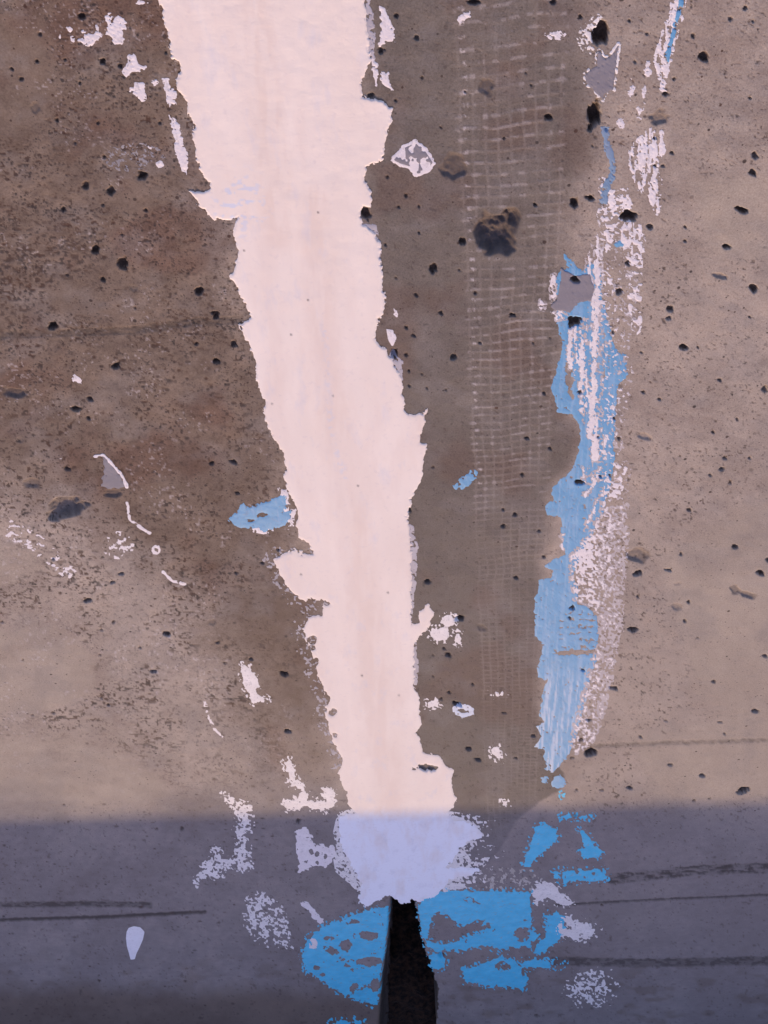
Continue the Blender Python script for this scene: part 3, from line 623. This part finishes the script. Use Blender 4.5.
for pts, hw in [([(598, 252), (597, 300), (594, 350), (593, 400), (590, 436)], 2.6), ([(581, 345), (582, 380), (581, 412)], 1.5), ([(571, 330), (569, 350), (571, 366)], 2.2), ([(596, 440), (595, 458)], 3), ([(606, 436), (604, 452)], 2.2), ([(600, 470), (592, 486), (586, 494)], 2.0), ([(597, 500), (590, 518), (584, 530)], 0.9), ([(583, 465), (584, 480)], 1.2), ([(610, 506), (609, 540), (609, 575)], 1.2), ([(562, 535), (562, 548)], 0.9)]:
    wF = np.maximum(wF, hw - path_d(pts, 20) + RAG * 2.0 + RAG2 * 1.2)
for p in ([(552, 274), (555, 272), (556, 300), (551, 302), (550, 285)], [(552, 312), (562, 308), (568, 318), (556, 320)], [(540, 300), (546, 302), (545, 310), (539, 308)]):
    wF = np.maximum(wF, np.minimum(sdf(p, 15) + 0.5, 8 * (FLAKE - 0.42)))
wF = np.minimum(wF, PITCUT)
dull = np.minimum(np.minimum(wF + 1.3, PITCUT), 12 * (FINE - 0.50) - 1.5 * (UU > 604))
dull = np.where(VV < 505, dull, np.minimum(wF + 1.6, 12 * (FINE - 0.465)))
UND = np.where(LBF > 0, 0.0005 * (0.35 + 0.65 * sstep(0, 1.6, LBF)) + 0.00012, 0.00005)
film('dusty_overcoat', dull, 0.0001, paint_mat('dusty thin white', (.40, .35, .33), (.50, .45, .425), 0.8), lb, 0.8, lift=UND)['label'] = 'thin dusty white film between the streaks'
wF = wF - np.where(UU > 598, 0.9, 0.3)
film('white_overcoat', wF, 0.0003, M_WHITE, lb, 0.8, lift=UND + 0.00012)['label'] = 'cream white paint dragged in streaks over the blue'
lF = np.maximum(sdf([(561, 268), (575, 276), (590, 274), (594, 288), (590, 300), (578, 303), (570, 312), (556, 310), (549, 306), (557, 300), (560, 285)], 20), -1e3) + RAG * 1.2
lF = np.minimum(lF, PITCUT)
film('bare_primer', lF, 0.0006, M_LILAC, lb, 0.8, lift=0.0007)['label'] = 'grey lilac primer showing where the blue has come off'
# -- pieces further up the same line
patch('narrow curved blue thread of paint under the upper of two tall dark holes', [(601, 126), (609, 127), (609, 140), (615, 160), (616, 176), (609, 190), (606, 204), (599, 204), (600, 188), (608, 176), (611, 165), (604, 150)], paint_mat('greyed blue paint', (.150, .250, .36), (.200, .275, .37), 0.6, (.25, .26, .31)), rag=0.9, flake=(FLAKE, 0.30))
lilo, _ = patch('grey lilac primer flake with a broken white rim, lying between the two tall dark holes', [(619, 44), (616, 65), (613, 90), (605, 93), (603, 99), (595, 92), (586, 82), (585, 74), (592, 68), (597, 66), (597, 55), (599, 50), (603, 57), (610, 57)], M_LILAC, rag=0.8)
lil = sdf([(619, 44), (616, 65), (613, 90), (605, 93), (603, 99), (595, 92), (586, 82), (585, 74), (592, 68), (597, 66), (597, 55), (599, 50), (603, 57), (610, 57)], 15)
rim = film('white_rim', np.minimum(1.2 - np.abs(lil + 1.2) + RAG2 * 0.8, 8 * (FLAKE - 0.47)), 0.0009, M_CHALK, lilo, 0.8); rim['label'] = 'broken white rim round the grey flake'
arc = np.minimum(np.maximum(sdf([(584, 30), (600, 16), (599, 20), (592, 30), (590, 50), (583, 48), (581, 38)], 14), -9) + 0.5, 8 * (FLAKE - 0.44))
patch('thin pale arc of paint hugging the left side of the topmost tall hole', None, M_CHALK, 0.0005, field=arc, name='paint_flake', cat='paint flake')
st = np.minimum(sdf([(638, 140), (650, 130), (661, 132), (663, 150), (659, 170), (661, 205), (657, 214), (650, 196), (642, 192), (634, 176), (630, 165), (632, 148)], 20) + 2 + RAG * 1.5, 10 * (STREAK * 0.7 + FLAKE * 0.3 - 0.45 + 0.10 * sstep(16, 6, np.hypot(UU - 648, VV - 155))))
patch('cream white paint remnant fringed with downward streaks, under a shallow hole', None, M_WHITE, 0.0008, field=st)
st = np.maximum(np.minimum(sdf([(676, -10), (686, -10), (682, 18), (676, 34), (670, 62), (668, 76), (660, 78), (655, 62), (660, 40), (668, 18)], 20) + 1.5 + RAG * 1.5, 10 * (STREAK * 0.6 + FLAKE * 0.4 - 0.44)), -9)

flecks('small cream wisp of paint below the slanting blue and white streak', [(648, 70, 3, 7), (663, 85, 2.5, 5), (620, 122, 4, 6), (640, 112, 3.4, 5), (632, 92, 2.6, 8), (644, 95, 1.6, 6)], M_WHITE, 0.0006, 'cream wisps below the slanting streak', 1.5)
us, _ = patch('wispy white paint streak with a blue core slanting in from the top edge', None, M_WHITE, 0.0007, field=st)
film('blue_core', np.minimum(sdf([(681, -10), (685, -10), (682, 8), (677, 25), (671, 50), (668, 62), (665, 55), (670, 35), (676, 15)], 15) + RAG * 1.0, 7 * (FLAKE - 0.36)), 0.0006, M_BLUE, us, 0.8, lift=0.0006)['label'] = 'blue core of the streak'
st = np.minimum(sdf([(600, 180), (604, 178), (606, 192), (618, 190), (626, 188), (632, 205), (628, 214), (640, 225), (646, 250), (628, 262), (622, 240), (606, 250), (600, 232), (599, 210)], 20) + 1 + RAG * 2, 10 * (FLAKE * 0.7 + STREAK * 0.3 - 0.485))
patch('ragged cream white flecks of paint round the wide shallow hole, above the long blue patch', None, M_WHITE, 0.0007, field=np.minimum(st, PITCUT))
patch('tiny blue fleck among cream flecks just above the long blue patch', None, M_BLUE, 0.0008, field=blobs([(618, 244, 5, 3.4)]) + RAG * 1.4 + RAG2, name='paint_fleck', cat='paint fleck')
st = np.minimum(sdf([(630, 256), (642, 252), (641, 330), (634, 336), (628, 300)], 15) + 1, 10 * (fbm(UU / 5, VV / 3, 10, 3) - 0.54))
patch('column of small cream paint curls right of the upper end of the long blue patch', None, M_WHITE, 0.0006, field=st, name='paint_fleck', cat='paint fleck')

# -- around the strip, upper part
P3 = lambda lst, ox, oy: [(x / 3 + ox, y / 3 + oy) for x, y in lst]
patch('jagged cream paint remnant on brown concrete near the top left corner', P3([(318, 42), (330, 40), (335, 70), (355, 48), (378, 65), (375, 105), (365, 132), (345, 132), (330, 105), (308, 98), (300, 112), (280, 130), (265, 138), (235, 122), (255, 116), (250, 92), (265, 108), (285, 102), (290, 70), (300, 95), (325, 92)], 0, 0), M_WHITE, rag=1.0, grow=0.8, flake=(FLAKE, 0.30))
patch('small forked cream paint fleck under the jagged remnant in the top left', P3([(385, 168), (400, 165), (415, 190), (440, 200), (415, 217), (395, 212), (380, 232), (368, 215), (385, 195)], 0, 0), M_WHITE, rag=1.0, grow=0.8, name='paint_fleck', cat='paint fleck')
patch('small upright cream paint fleck, lowest of three in the top left', P3([(408, 250), (430, 252), (438, 297), (425, 304), (412, 290), (400, 282)], 0, 0), M_WHITE, rag=1.0, grow=0.5, name='paint_fleck', cat='paint fleck')
patch('thin cream sliver of paint just left of the strip, shorter and higher one', P3([(488, 235), (505, 240), (507, 265), (527, 275), (526, 312), (508, 316), (500, 290)], 0, 0), M_WHITE, rag=0.9, grow=0.6, name='paint_fleck', cat='paint fleck')
patch('long thin cream sliver of paint alongside the left edge of the strip', P3([(508, 348), (535, 370), (547, 420), (562, 470), (562, 525), (545, 512), (530, 470), (525, 420)], 0, 0), M_WHITE, rag=1.0, grow=0.5, name='paint_fleck', cat='paint fleck')
flecks('tiny cream paint speck among others on brown concrete at the top left', [(70, 29, 3, 3), (72, 38, 2, 3), (143, 2, 5, 2.5), (150, 148, 3, 3), (160, 164, 4, 4), (154, 83, 3, 2.5), (60, 37, 1.5, 3), (134, 90, 4, 2)], M_WHITE, 0.0006, 'tiny cream specks at the top left')
haze = np.minimum(ell(135, 158, 24, 12) * 0.6 + 2, 9 * (FINE * 0.5 + FLAKE * 0.5 - 0.56))
patch('faint grey scuff of worn paint on brown concrete left of the strip', None, paint_mat('worn grey paint', (.24, .22, .22), (.32, .30, .30), 0.8), 0.0004, field=haze, name='paint_scuff', cat='paint scuff')
patch('cream sliver of paint beside the right edge of the strip near the top edge', P3([(372, 20), (388, 25), (412, 90), (414, 126), (388, 124), (372, 147), (366, 140), (376, 100), (375, 60)], 256, 0), M_WHITE, rag=0.9, grow=0.3, name='paint_fleck', cat='paint fleck')
patch('thin curved cream sliver of paint by the bay in the right edge of the strip', P3([(348, 178), (362, 195), (366, 215), (360, 257), (354, 225)], 256, 0), M_WHITE, rag=0.7, grow=0.7, name='paint_fleck', cat='paint fleck')
patch('small cream fleck of paint at the bay in the strip, right of a thin sliver', P3([(375, 214), (395, 218), (400, 250), (414, 272), (396, 262), (376, 254)], 256, 0), M_WHITE, rag=0.8, grow=0.3, name='paint_fleck', cat='paint fleck')
SH = P3([(403, 482), (440, 440), (478, 420), (508, 442), (538, 488), (520, 516), (478, 532), (460, 506), (428, 496)], 256, 0)
shd, _ = patch('shield shaped cream and grey paint flake alone to the right of the strip', SH, M_WHITE, rag=0.6, rag2=0.6, grow=0.5)
shF = np.minimum(sdf(SH, 10) - 2.2, 9 * (fbm(UU / 4.2, VV / 5.5, 7, 2) - 0.45))
film('bare_cell', shF, 0.0005, M_LILAC, shd, 0.8, lift=0.0006)['label'] = 'grey lilac bare cells inside the flake'
patch('small cream blob of paint at the top of the mesh print', P3([(605, 58), (618, 40), (640, 36), (645, 50), (628, 62), (612, 72)], 256, 0), M_WHITE, rag=0.7, name='paint_fleck', cat='paint fleck')
patch('cream horizontal paint smear right of the mesh print, near the top edge', None, M_WHITE, 0.0005, field=np.minimum(ell(556, 35, 8, 4) + 1 + RAG * 2, 9 * (FLAKE - 0.44)), name='paint_fleck', cat='paint fleck')
patch('cream lip of paint in the notch of the strip, just above a round hole', None, M_WHITE, 0.0006, field=sdf(P3([(392, 220), (412, 222), (420, 250), (408, 272), (398, 250)], 256, 256), 10) + RAG2 * 0.6 + 0.4, name='paint_fleck', cat='paint fleck')
patch('tiny cream paint splinter above the lip in the notch of the strip', None, M_WHITE, 0.0006, field=sdf(P3([(414, 158), (425, 170), (423, 182), (413, 176)], 256, 256), 10) + RAG2 * 0.6 + 0.6, name='paint_fleck', cat='paint fleck')

# -- middle left
patch('small ragged blue paint patch touching the left edge of the white strip', [(230, 519), (240, 511), (243, 501), (248, 508), (262, 503), (277, 499), (284, 493), (287, 503), (282, 513), (291, 511), (290, 518), (284, 524), (270, 528), (263, 533), (258, 528), (245, 527), (235, 525)], M_BLUE, rag=1.8, grow=0.8, holes=[(262, 515, 4, 2), (250, 521, 3, 1.5)])
patch('white splinters of paint between the small blue patch and the strip', None, M_WHITE, 0.0009, field=np.minimum(np.maximum(sdf([(280, 488), (286, 490), (288, 503), (295, 510), (294, 525), (288, 528), (286, 512), (282, 500)], 15), ell(262, 530, 8, 3)) + 1 + RAG * 1.5, 9 * (FLAKE - 0.45)), name='paint_fleck', cat='paint fleck')
lc, _ = patch('grey lilac primer flake with a white curved rim, alone on the brown left concrete', [(103, 455), (108, 457), (113, 465), (122, 475), (126, 486), (118, 489), (108, 488), (101, 485), (104, 470)], M_LILAC, rag=0.8)
film('white_rim', np.minimum(1.3 - path_d([(95, 456), (104, 455), (112, 464), (121, 474), (127, 487)], 14) + RAG2 * 0.9, 8 * (FLAKE - 0.25)), 0.0006, M_WHITE, lc, 0.8, lift=0.0005)
patch('tiny cream chevron of paint alone on the speckled brown concrete at the left', P3([(216, 360), (228, 354), (246, 372), (244, 384), (230, 374), (222, 376)], 0, 256), M_WHITE, rag=0.5, grow=0.3, name='paint_fleck', cat='paint fleck')
for lab, q_ in (('bent thread of cream paint below the grey flake with a white rim', 1.5 - path_d([(127, 503), (130, 520), (138, 526), (150, 533)], 14)),
                ('tiny cream ring of paint on brown concrete, below the bent cream thread', 1.3 - np.abs(ell(156, 550, 3.5, 3.5))),
                ('short cream thread of paint below the tiny cream ring', 1.4 - path_d([(163, 572), (172, 581), (185, 584)], 14))):
    patch(lab, None, M_WHITE, 0.0005, field=np.minimum(q_ + RAG2 * 0.8, 8 * (FLAKE - 0.30)), name='paint_fleck', cat='paint fleck')
for lab, q_ in (('diagonal trail of pale worn paint flecks near the left edge, at mid height', sdf([(10, 520), (40, 535), (60, 555), (80, 575), (70, 582), (45, 560), (5, 535)], 20)),
                ('pale worn paint flecks clustered beside the bent cream thread', ell(118, 545, 14, 12) * 0.5), ('tiny pale dash of worn paint left of the grey flake with a white rim', ell(62, 459, 7, 2.4))):
    patch(lab, None, M_WHITE, 0.0004, field=np.minimum(q_ + 1, 10 * (fbm(UU / 4.5, VV / 3, 8, 3) * 0.65 + FINE * 0.35 - 0.555)), name='paint_fleck', cat='paint fleck')
patch('pale chalky paint fleck left of the strip, above the forked white remnant', [(240, 664), (250, 668), (258, 683), (255, 693), (267, 699), (254, 703), (247, 691), (243, 680)], M_CHALK, rag=1.4, grow=0.4)
patch('faint broken thread of cream paint on the lower left concrete', None, M_WHITE, 0.0005, field=np.minimum(1.2 - path_d([(205, 702), (208, 715), (215, 730), (222, 736)], 14) + RAG2, 8 * (FLAKE - 0.45)), name='paint_fleck', cat='paint fleck')

# -- middle right of the strip
patch('tiny blue and cream paint fleck between the strip and the mesh print', P3([(593, 690), (622, 662), (645, 642), (664, 648), (662, 664), (640, 686), (612, 700)], 256, 256), M_BLUE, rag=1.6, name='paint_fleck', cat='paint fleck', flake=(FLAKE, 0.36))
flecks('cloudy white paint spot beside the hooked bulge of the strip', [(448, 621, 6.5, 6), (441, 634, 9.5, 7), (458, 638, 2.6, 4)], M_CHALK, 0.0006, 'cloudy spots by the hooked bulge')
rg = ell(464, 711, 10.5, 6.5)
rgo, _ = patch('small ring of pale blue paint under a narrow slot, right of the strip', None, paint_mat('pale blue ring', (.42, .50, .60), (.55, .58, .64), 0.6), 0.0007, field=np.minimum(rg + RAG * 1.6 + 0.5, -ell(464, 712, 6, 2.6) - RAG * 1.6), name='paint_ring', cat='paint ring')
patch('small pale fleck of paint between the strip and the blue ring', None, M_CHALK, 0.0006, field=blobs([(433, 704, 5, 3.2)]) + RAG * 1.3 + RAG2, name='paint_fleck', cat='paint fleck')
flecks('tiny pale fleck of paint low on the mesh print', [(496, 752, 4, 4), (501, 757, 3, 1.8), (505, 803, 1.8, 1.8), (497, 695, 2.5, 1.2)], M_CHALK, 0.0006, 'pale flecks low on the mesh print')

# -- lower left
patch('forked white paint remnant touching the lower left edge of the strip', None, M_CHALK, 0.0008, field=np.minimum(np.maximum(4.4 - path_d([(288, 764), (293, 780), (298, 785), (304, 797), (298, 806)], 18), np.maximum(4.6 - path_d([(288, 804), (304, 803), (322, 806), (330, 803)], 18), ell(328, 796, 7, 6))) + RAG * 2.2 + RAG2 - 0.8, 9 * (FLAKE - 0.30)))
patch('mottled cream white paint blotch left of the lower end of the strip', [(296, 830), (306, 829), (314, 845), (334, 846), (335, 858), (324, 867), (312, 866), (299, 872), (298, 855)], M_WHITE, rag=1.8, grow=0.6, holes=[(311, 852, 2, 2), (318, 854, 2.4, 2.6), (306, 862, 2, 1.6), (318, 863, 1.6, 1.6), (325, 856, 1.6, 1.8)])
patch('branching flaky white paint remnant in the shaded lower left, like a boot', [(222, 794), (232, 800), (240, 803), (252, 808), (251, 822), (246, 835), (250, 850), (249, 868), (238, 870), (232, 862), (225, 867), (218, 878), (206, 876), (197, 885), (199, 872), (208, 861), (216, 858), (216, 848), (222, 860), (236, 858), (240, 845), (237, 830), (242, 820), (232, 806)], M_CHALK, rag=2.0, grow=0.6, flake=(FLAKE * 0.5 + FINE * 0.5, 0.45))
patch('patch of crumbled white paint flecks in shade, below the boot shaped remnant', None, M_CHALK, 0.0006, field=np.minimum(sdf([(248, 898), (258, 893), (270, 898), (283, 912), (290, 946), (272, 944), (256, 938), (246, 920)], 20) + RAG * 2, 10 * (FLAKE * 0.4 + FINE * 0.6 - 0.51)))
patch('short bent white streak of paint above the left blue patch at the joint', [(301, 903), (308, 903), (316, 912), (324, 922), (319, 924), (311, 914)], M_WHITE, rag=1.2, grow=0.4, name='paint_streak', cat='paint streak')
drop = sdf([(127, 932), (129, 928), (134, 926.5), (140, 927.5), (144, 932), (142.5, 939), (139, 947), (136, 953), (134.5, 958.5), (131, 959), (129.5, 953), (127.5, 946), (126.5, 938)], 20)
dr = film('paint_drop', drop + 0.5, 0.0022, paint_mat('dried white drop', (.70, .69, .70), (.76, .75, .76), 0.45), None, 4.0)
tag(dr, 'smooth white teardrop of dried paint alone on the shaded floor at the lower left', 'paint drop')

# -- blue at the joint
patch('oval flaking bright blue paint patch left of the open black joint', [(389, 909), (378, 908), (366, 911), (349, 917), (326, 925), (309, 937), (303, 954), (305, 970), (323, 981), (339, 991), (355, 997), (369, 1004), (377, 1004), (380, 976), (384, 956), (388, 928)], M_BLUE_SHADE, rag=1.2, holes=[(346, 946, 6.5, 6), (369, 936, 9, 4.5), (353, 987, 5, 4), (333, 951, 6, 3.5), (316, 968, 5, 2.5), (371, 961, 10, 5), (362, 962, 6, 3), (327, 938, 4, 2), (346, 965, 3, 1.6), (355, 922, 4, 2), (323, 975, 3, 2), (375, 985, 5, 6)], blot=0.635)
patch('cream fleck of paint on the left rim of the oval blue patch', None, M_WHITE, 0.0016, field=blobs([(313.5, 943, 4.5, 5.5)]) + RAG * 1.0 + RAG2 * 0.6, name='paint_fleck', cat='paint fleck')
RB = sdf([(418, 905), (428, 895), (436, 891), (456, 890), (480, 892), (512, 891), (529, 891), (531, 910), (530, 928), (537, 936), (530, 944), (520, 946), (505, 949), (480, 946), (456, 949), (436, 952), (428, 947), (421, 930)], 24)
RBh = sdf([(436, 911), (448, 915), (460, 924), (474, 922), (486, 920), (491, 927), (484, 934), (469, 936), (456, 942), (442, 945), (426, 940), (428, 931), (431, 919)], 20)
RF = np.minimum(RB + RAG * 1.4 + RAG2 * 0.8, -RBh + RAG * 1.2 + RAG2 * 0.8)
RF = np.minimum(RF, -ell(522, 934, 8, 8) - RAG * 1.8)
RF = np.minimum(RF, 4 - gap * 1 - 4.5)
patch('broad bright blue paint patch right of the open joint, with a bare grey island', None, M_BLUE_SHADE, 0.0009, field=RF, blot=0.68)
RF2 = np.maximum(sdf([(461, 968), (472, 968), (483, 964), (498, 958), (512, 958), (519, 966), (526, 980), (522, 990), (510, 986), (486, 985), (466, 982)], 24), ell(536, 964, 18, 4)) + RAG * 1.5 + RAG2
RF2 = np.minimum(RF2, -ell(503, 966, 8, 5) - RAG * 1.5)
patch('bright blue paint strip lowest right of the joint, under the broad blue patch', None, M_BLUE_SHADE, 0.0009, field=RF2)
patch('small round bright blue paint blob on the right lip of the open joint', None, M_BLUE_SHADE, 0.0014, field=np.minimum(ell(436, 961, 9, 7.5) + RAG * 1.0, -gap - 0.5), name='paint_blob', cat='paint blob')
patch('bright blue paint patch with a white flake, right of the broad blue patch', [(546, 916), (556, 914), (566, 919), (563, 934), (554, 944), (545, 950), (534, 953), (538, 945), (546, 938), (548, 928)], M_BLUE_SHADE, rag=1.8, grow=0.6)
patch('frosty white paint flake at the right end of the lower blue patches', None, M_CHALK, 0.0009, field=np.minimum(np.maximum(ell(578, 931, 13, 7), ell(566, 926, 8, 7)) + RAG * 2.4 + 1, 9 * (FLAKE - 0.40)), name='paint_flake', cat='paint flake')
patch('jagged white paint fleck above the right end of the broad blue patch', [(538, 884), (550, 882), (560, 893), (573, 904), (558, 904), (547, 898), (536, 902), (534, 894)], M_CHALK, rag=2.0, grow=0.4)
patch('upright bright blue paint blotch at the shadow line, right of the mesh print', [(536, 828), (545, 825), (553, 829), (557, 839), (548, 846), (542, 852), (534, 858), (530, 867), (524, 864), (526, 854), (531, 846)], M_BLUE_SHADE, rag=1.4, grow=0.6)
patch('small triangular bright blue paint fleck in shade at the right', [(580, 829), (586, 834), (592, 844), (601, 853), (598, 857), (582, 855), (580, 850), (586, 848)], M_BLUE_SHADE, rag=1.2, grow=0.6)
patch('thin broken row of bright blue paint flecks in shade', None, M_BLUE_SHADE, 0.0008, field=np.minimum(sdf([(553, 872), (575, 871), (604, 870), (606, 877), (590, 880), (560, 880)], 15) + 1 + RAG * 2, 9 * (FLAKE - 0.42)))
flecks('pale blue paint fleck just below the tip of the long blue patch, larger one', [(559, 782, 7, 6.5)], M_BLUE)
flecks('pale blue paint fleck just below the tip of the long blue patch, smaller one', [(545, 780, 4.2, 3.4)], M_BLUE)
flecks('tiny blue dash of paint at the edge of the shadow', [(567, 817, 4.5, 1.8), (583, 817, 4, 1.6), (563, 795, 2, 1.5)], M_BLUE_SHADE, 0.0006, 'blue dashes at the shadow edge', 0.4)
flecks('bright blue paint fleck left of the joint, cut by the bottom edge of the photo', [(342, 1024, 8, 4), (357, 1022, 4, 2)], M_BLUE_SHADE, 0.0006, 'blue flecks at the bottom edge')
patch('soft powdery white paint smudge at the bottom right, below the blue patches', None, M_CHALK, 0.0004, field=np.minimum(ell(592, 988, 22, 17) + RAG * 6, 8 * (FINE - 0.40) - 0.07 * np.hypot(UU - 592, VV - 985)), name='paint_smudge', cat='paint smudge')
patch('pale crumbs of paint and grout between the strip and the broad blue patch', None, paint_mat('pale grout crumbs', (.36, .32, .27), (.50, .45, .40), 0.85), 0.0008, field=np.minimum(sdf([(470, 878), (500, 868), (530, 868), (545, 882), (530, 890), (500, 889), (470, 889)], 20) + 1, 9 * (FINE * 0.5 + FLAKE * 0.5 - 0.54)), name='grout_crumb', cat='grout crumbs')

# ------------------------------------------------------------------ the wall behind the photographer's view that throws the shade
SUN_EL = math.radians(24); SUN_AZ = math.radians(6)       # azimuth from +Y towards +X
q0 = np.array(to_ground(0, 820)); q1 = np.array(to_ground(768, 801))
dirw = (q0 - q1) / np.linalg.norm(q0 - q1)                 # roughly +X
toward = np.array([math.sin(SUN_AZ), math.cos(SUN_AZ)])
HW = 1.08
mid = (q0 + q1) / 2 + toward * HW / math.tan(SUN_EL)
wall_e = bpy.data.objects.new('concrete_wall', None); COL.objects.link(wall_e)
wall_e.location = (mid[0], mid[1], 0); wall_e.rotation_euler = (0, 0, math.atan2(dirw[1], dirw[0]))
tag(wall_e, 'tall plain concrete wall with a coping, beyond the floor, throwing the shade', 'wall')
import bmesh
def box(name, x0, x1, y0, y1, z0, z1, mat, parent, bev):
    bm = bmesh.new(); bmesh.ops.create_cube(bm, size=1)
    for v in bm.verts: v.co = Vector(((x0 + x1) / 2 + v.co.x * (x1 - x0), (y0 + y1) / 2 + v.co.y * (y1 - y0), (z0 + z1) / 2 + v.co.z * (z1 - z0)))
    bmesh.ops.bevel(bm, geom=bm.edges[:], offset=bev, segments=2, affect='EDGES')
    me = bpy.data.meshes.new(name); bm.to_mesh(me); bm.free(); me.materials.append(mat)
    o = bpy.data.objects.new(name, me); COL.objects.link(o); o.parent = parent; return o
box('wall_panel', -9, 9, 0.04, 0.30, -0.05, HW - 0.12, M_WALL, wall_e, 0.01)
box('coping', -9.02, 9.02, 0.0, 0.34, HW - 0.118, HW, M_WALL, wall_e, 0.004)

# ------------------------------------------------------------------ light
w = bpy.data.worlds.new('World'); S.world = w; w.use_nodes = True
nt = w.node_tree; bg = nt.nodes['Background']; sky = nt.nodes.new('ShaderNodeTexSky')
sky.sky_type = 'NISHITA'; sky.sun_disc = False
sky.sun_elevation = SUN_EL; sky.sun_rotation = SUN_AZ
sky.air_density = 1.0; sky.dust_density = 2.0; sky.ozone_density = 1.2
tint = nt.nodes.new('ShaderNodeMix'); tint.data_type = 'RGBA'; tint.blend_type = 'MULTIPLY'; tint.inputs[0].default_value = 1.0
tint.inputs[7].default_value = (1.06, 0.90, 1.07, 1.0)
nt.links.new(sky.outputs[0], tint.inputs[6]); nt.links.new(tint.outputs[2], bg.inputs[0]); bg.inputs[1].default_value = 0.15
sd = bpy.data.lights.new('sun', 'SUN'); sd.energy = 2.0; sd.angle = math.radians(0.53); sd.color = (1.0, 0.70, 0.37)
so = bpy.data.objects.new('sun', sd); COL.objects.link(so)
dv = Vector((toward[0] * math.cos(SUN_EL), toward[1] * math.cos(SUN_EL), math.sin(SUN_EL)))
so.rotation_euler = dv.to_track_quat('Z', 'Y').to_euler(); so.location = dv * 20

S.view_settings.view_transform = 'Standard'; S.view_settings.look = 'None'
S.view_settings.gamma = 1.0; S.view_settings.use_curve_mapping = False
S.view_settings.exposure = 0.80
S.render.engine = 'CYCLES'
S.render.resolution_x = W; S.render.resolution_y = HH
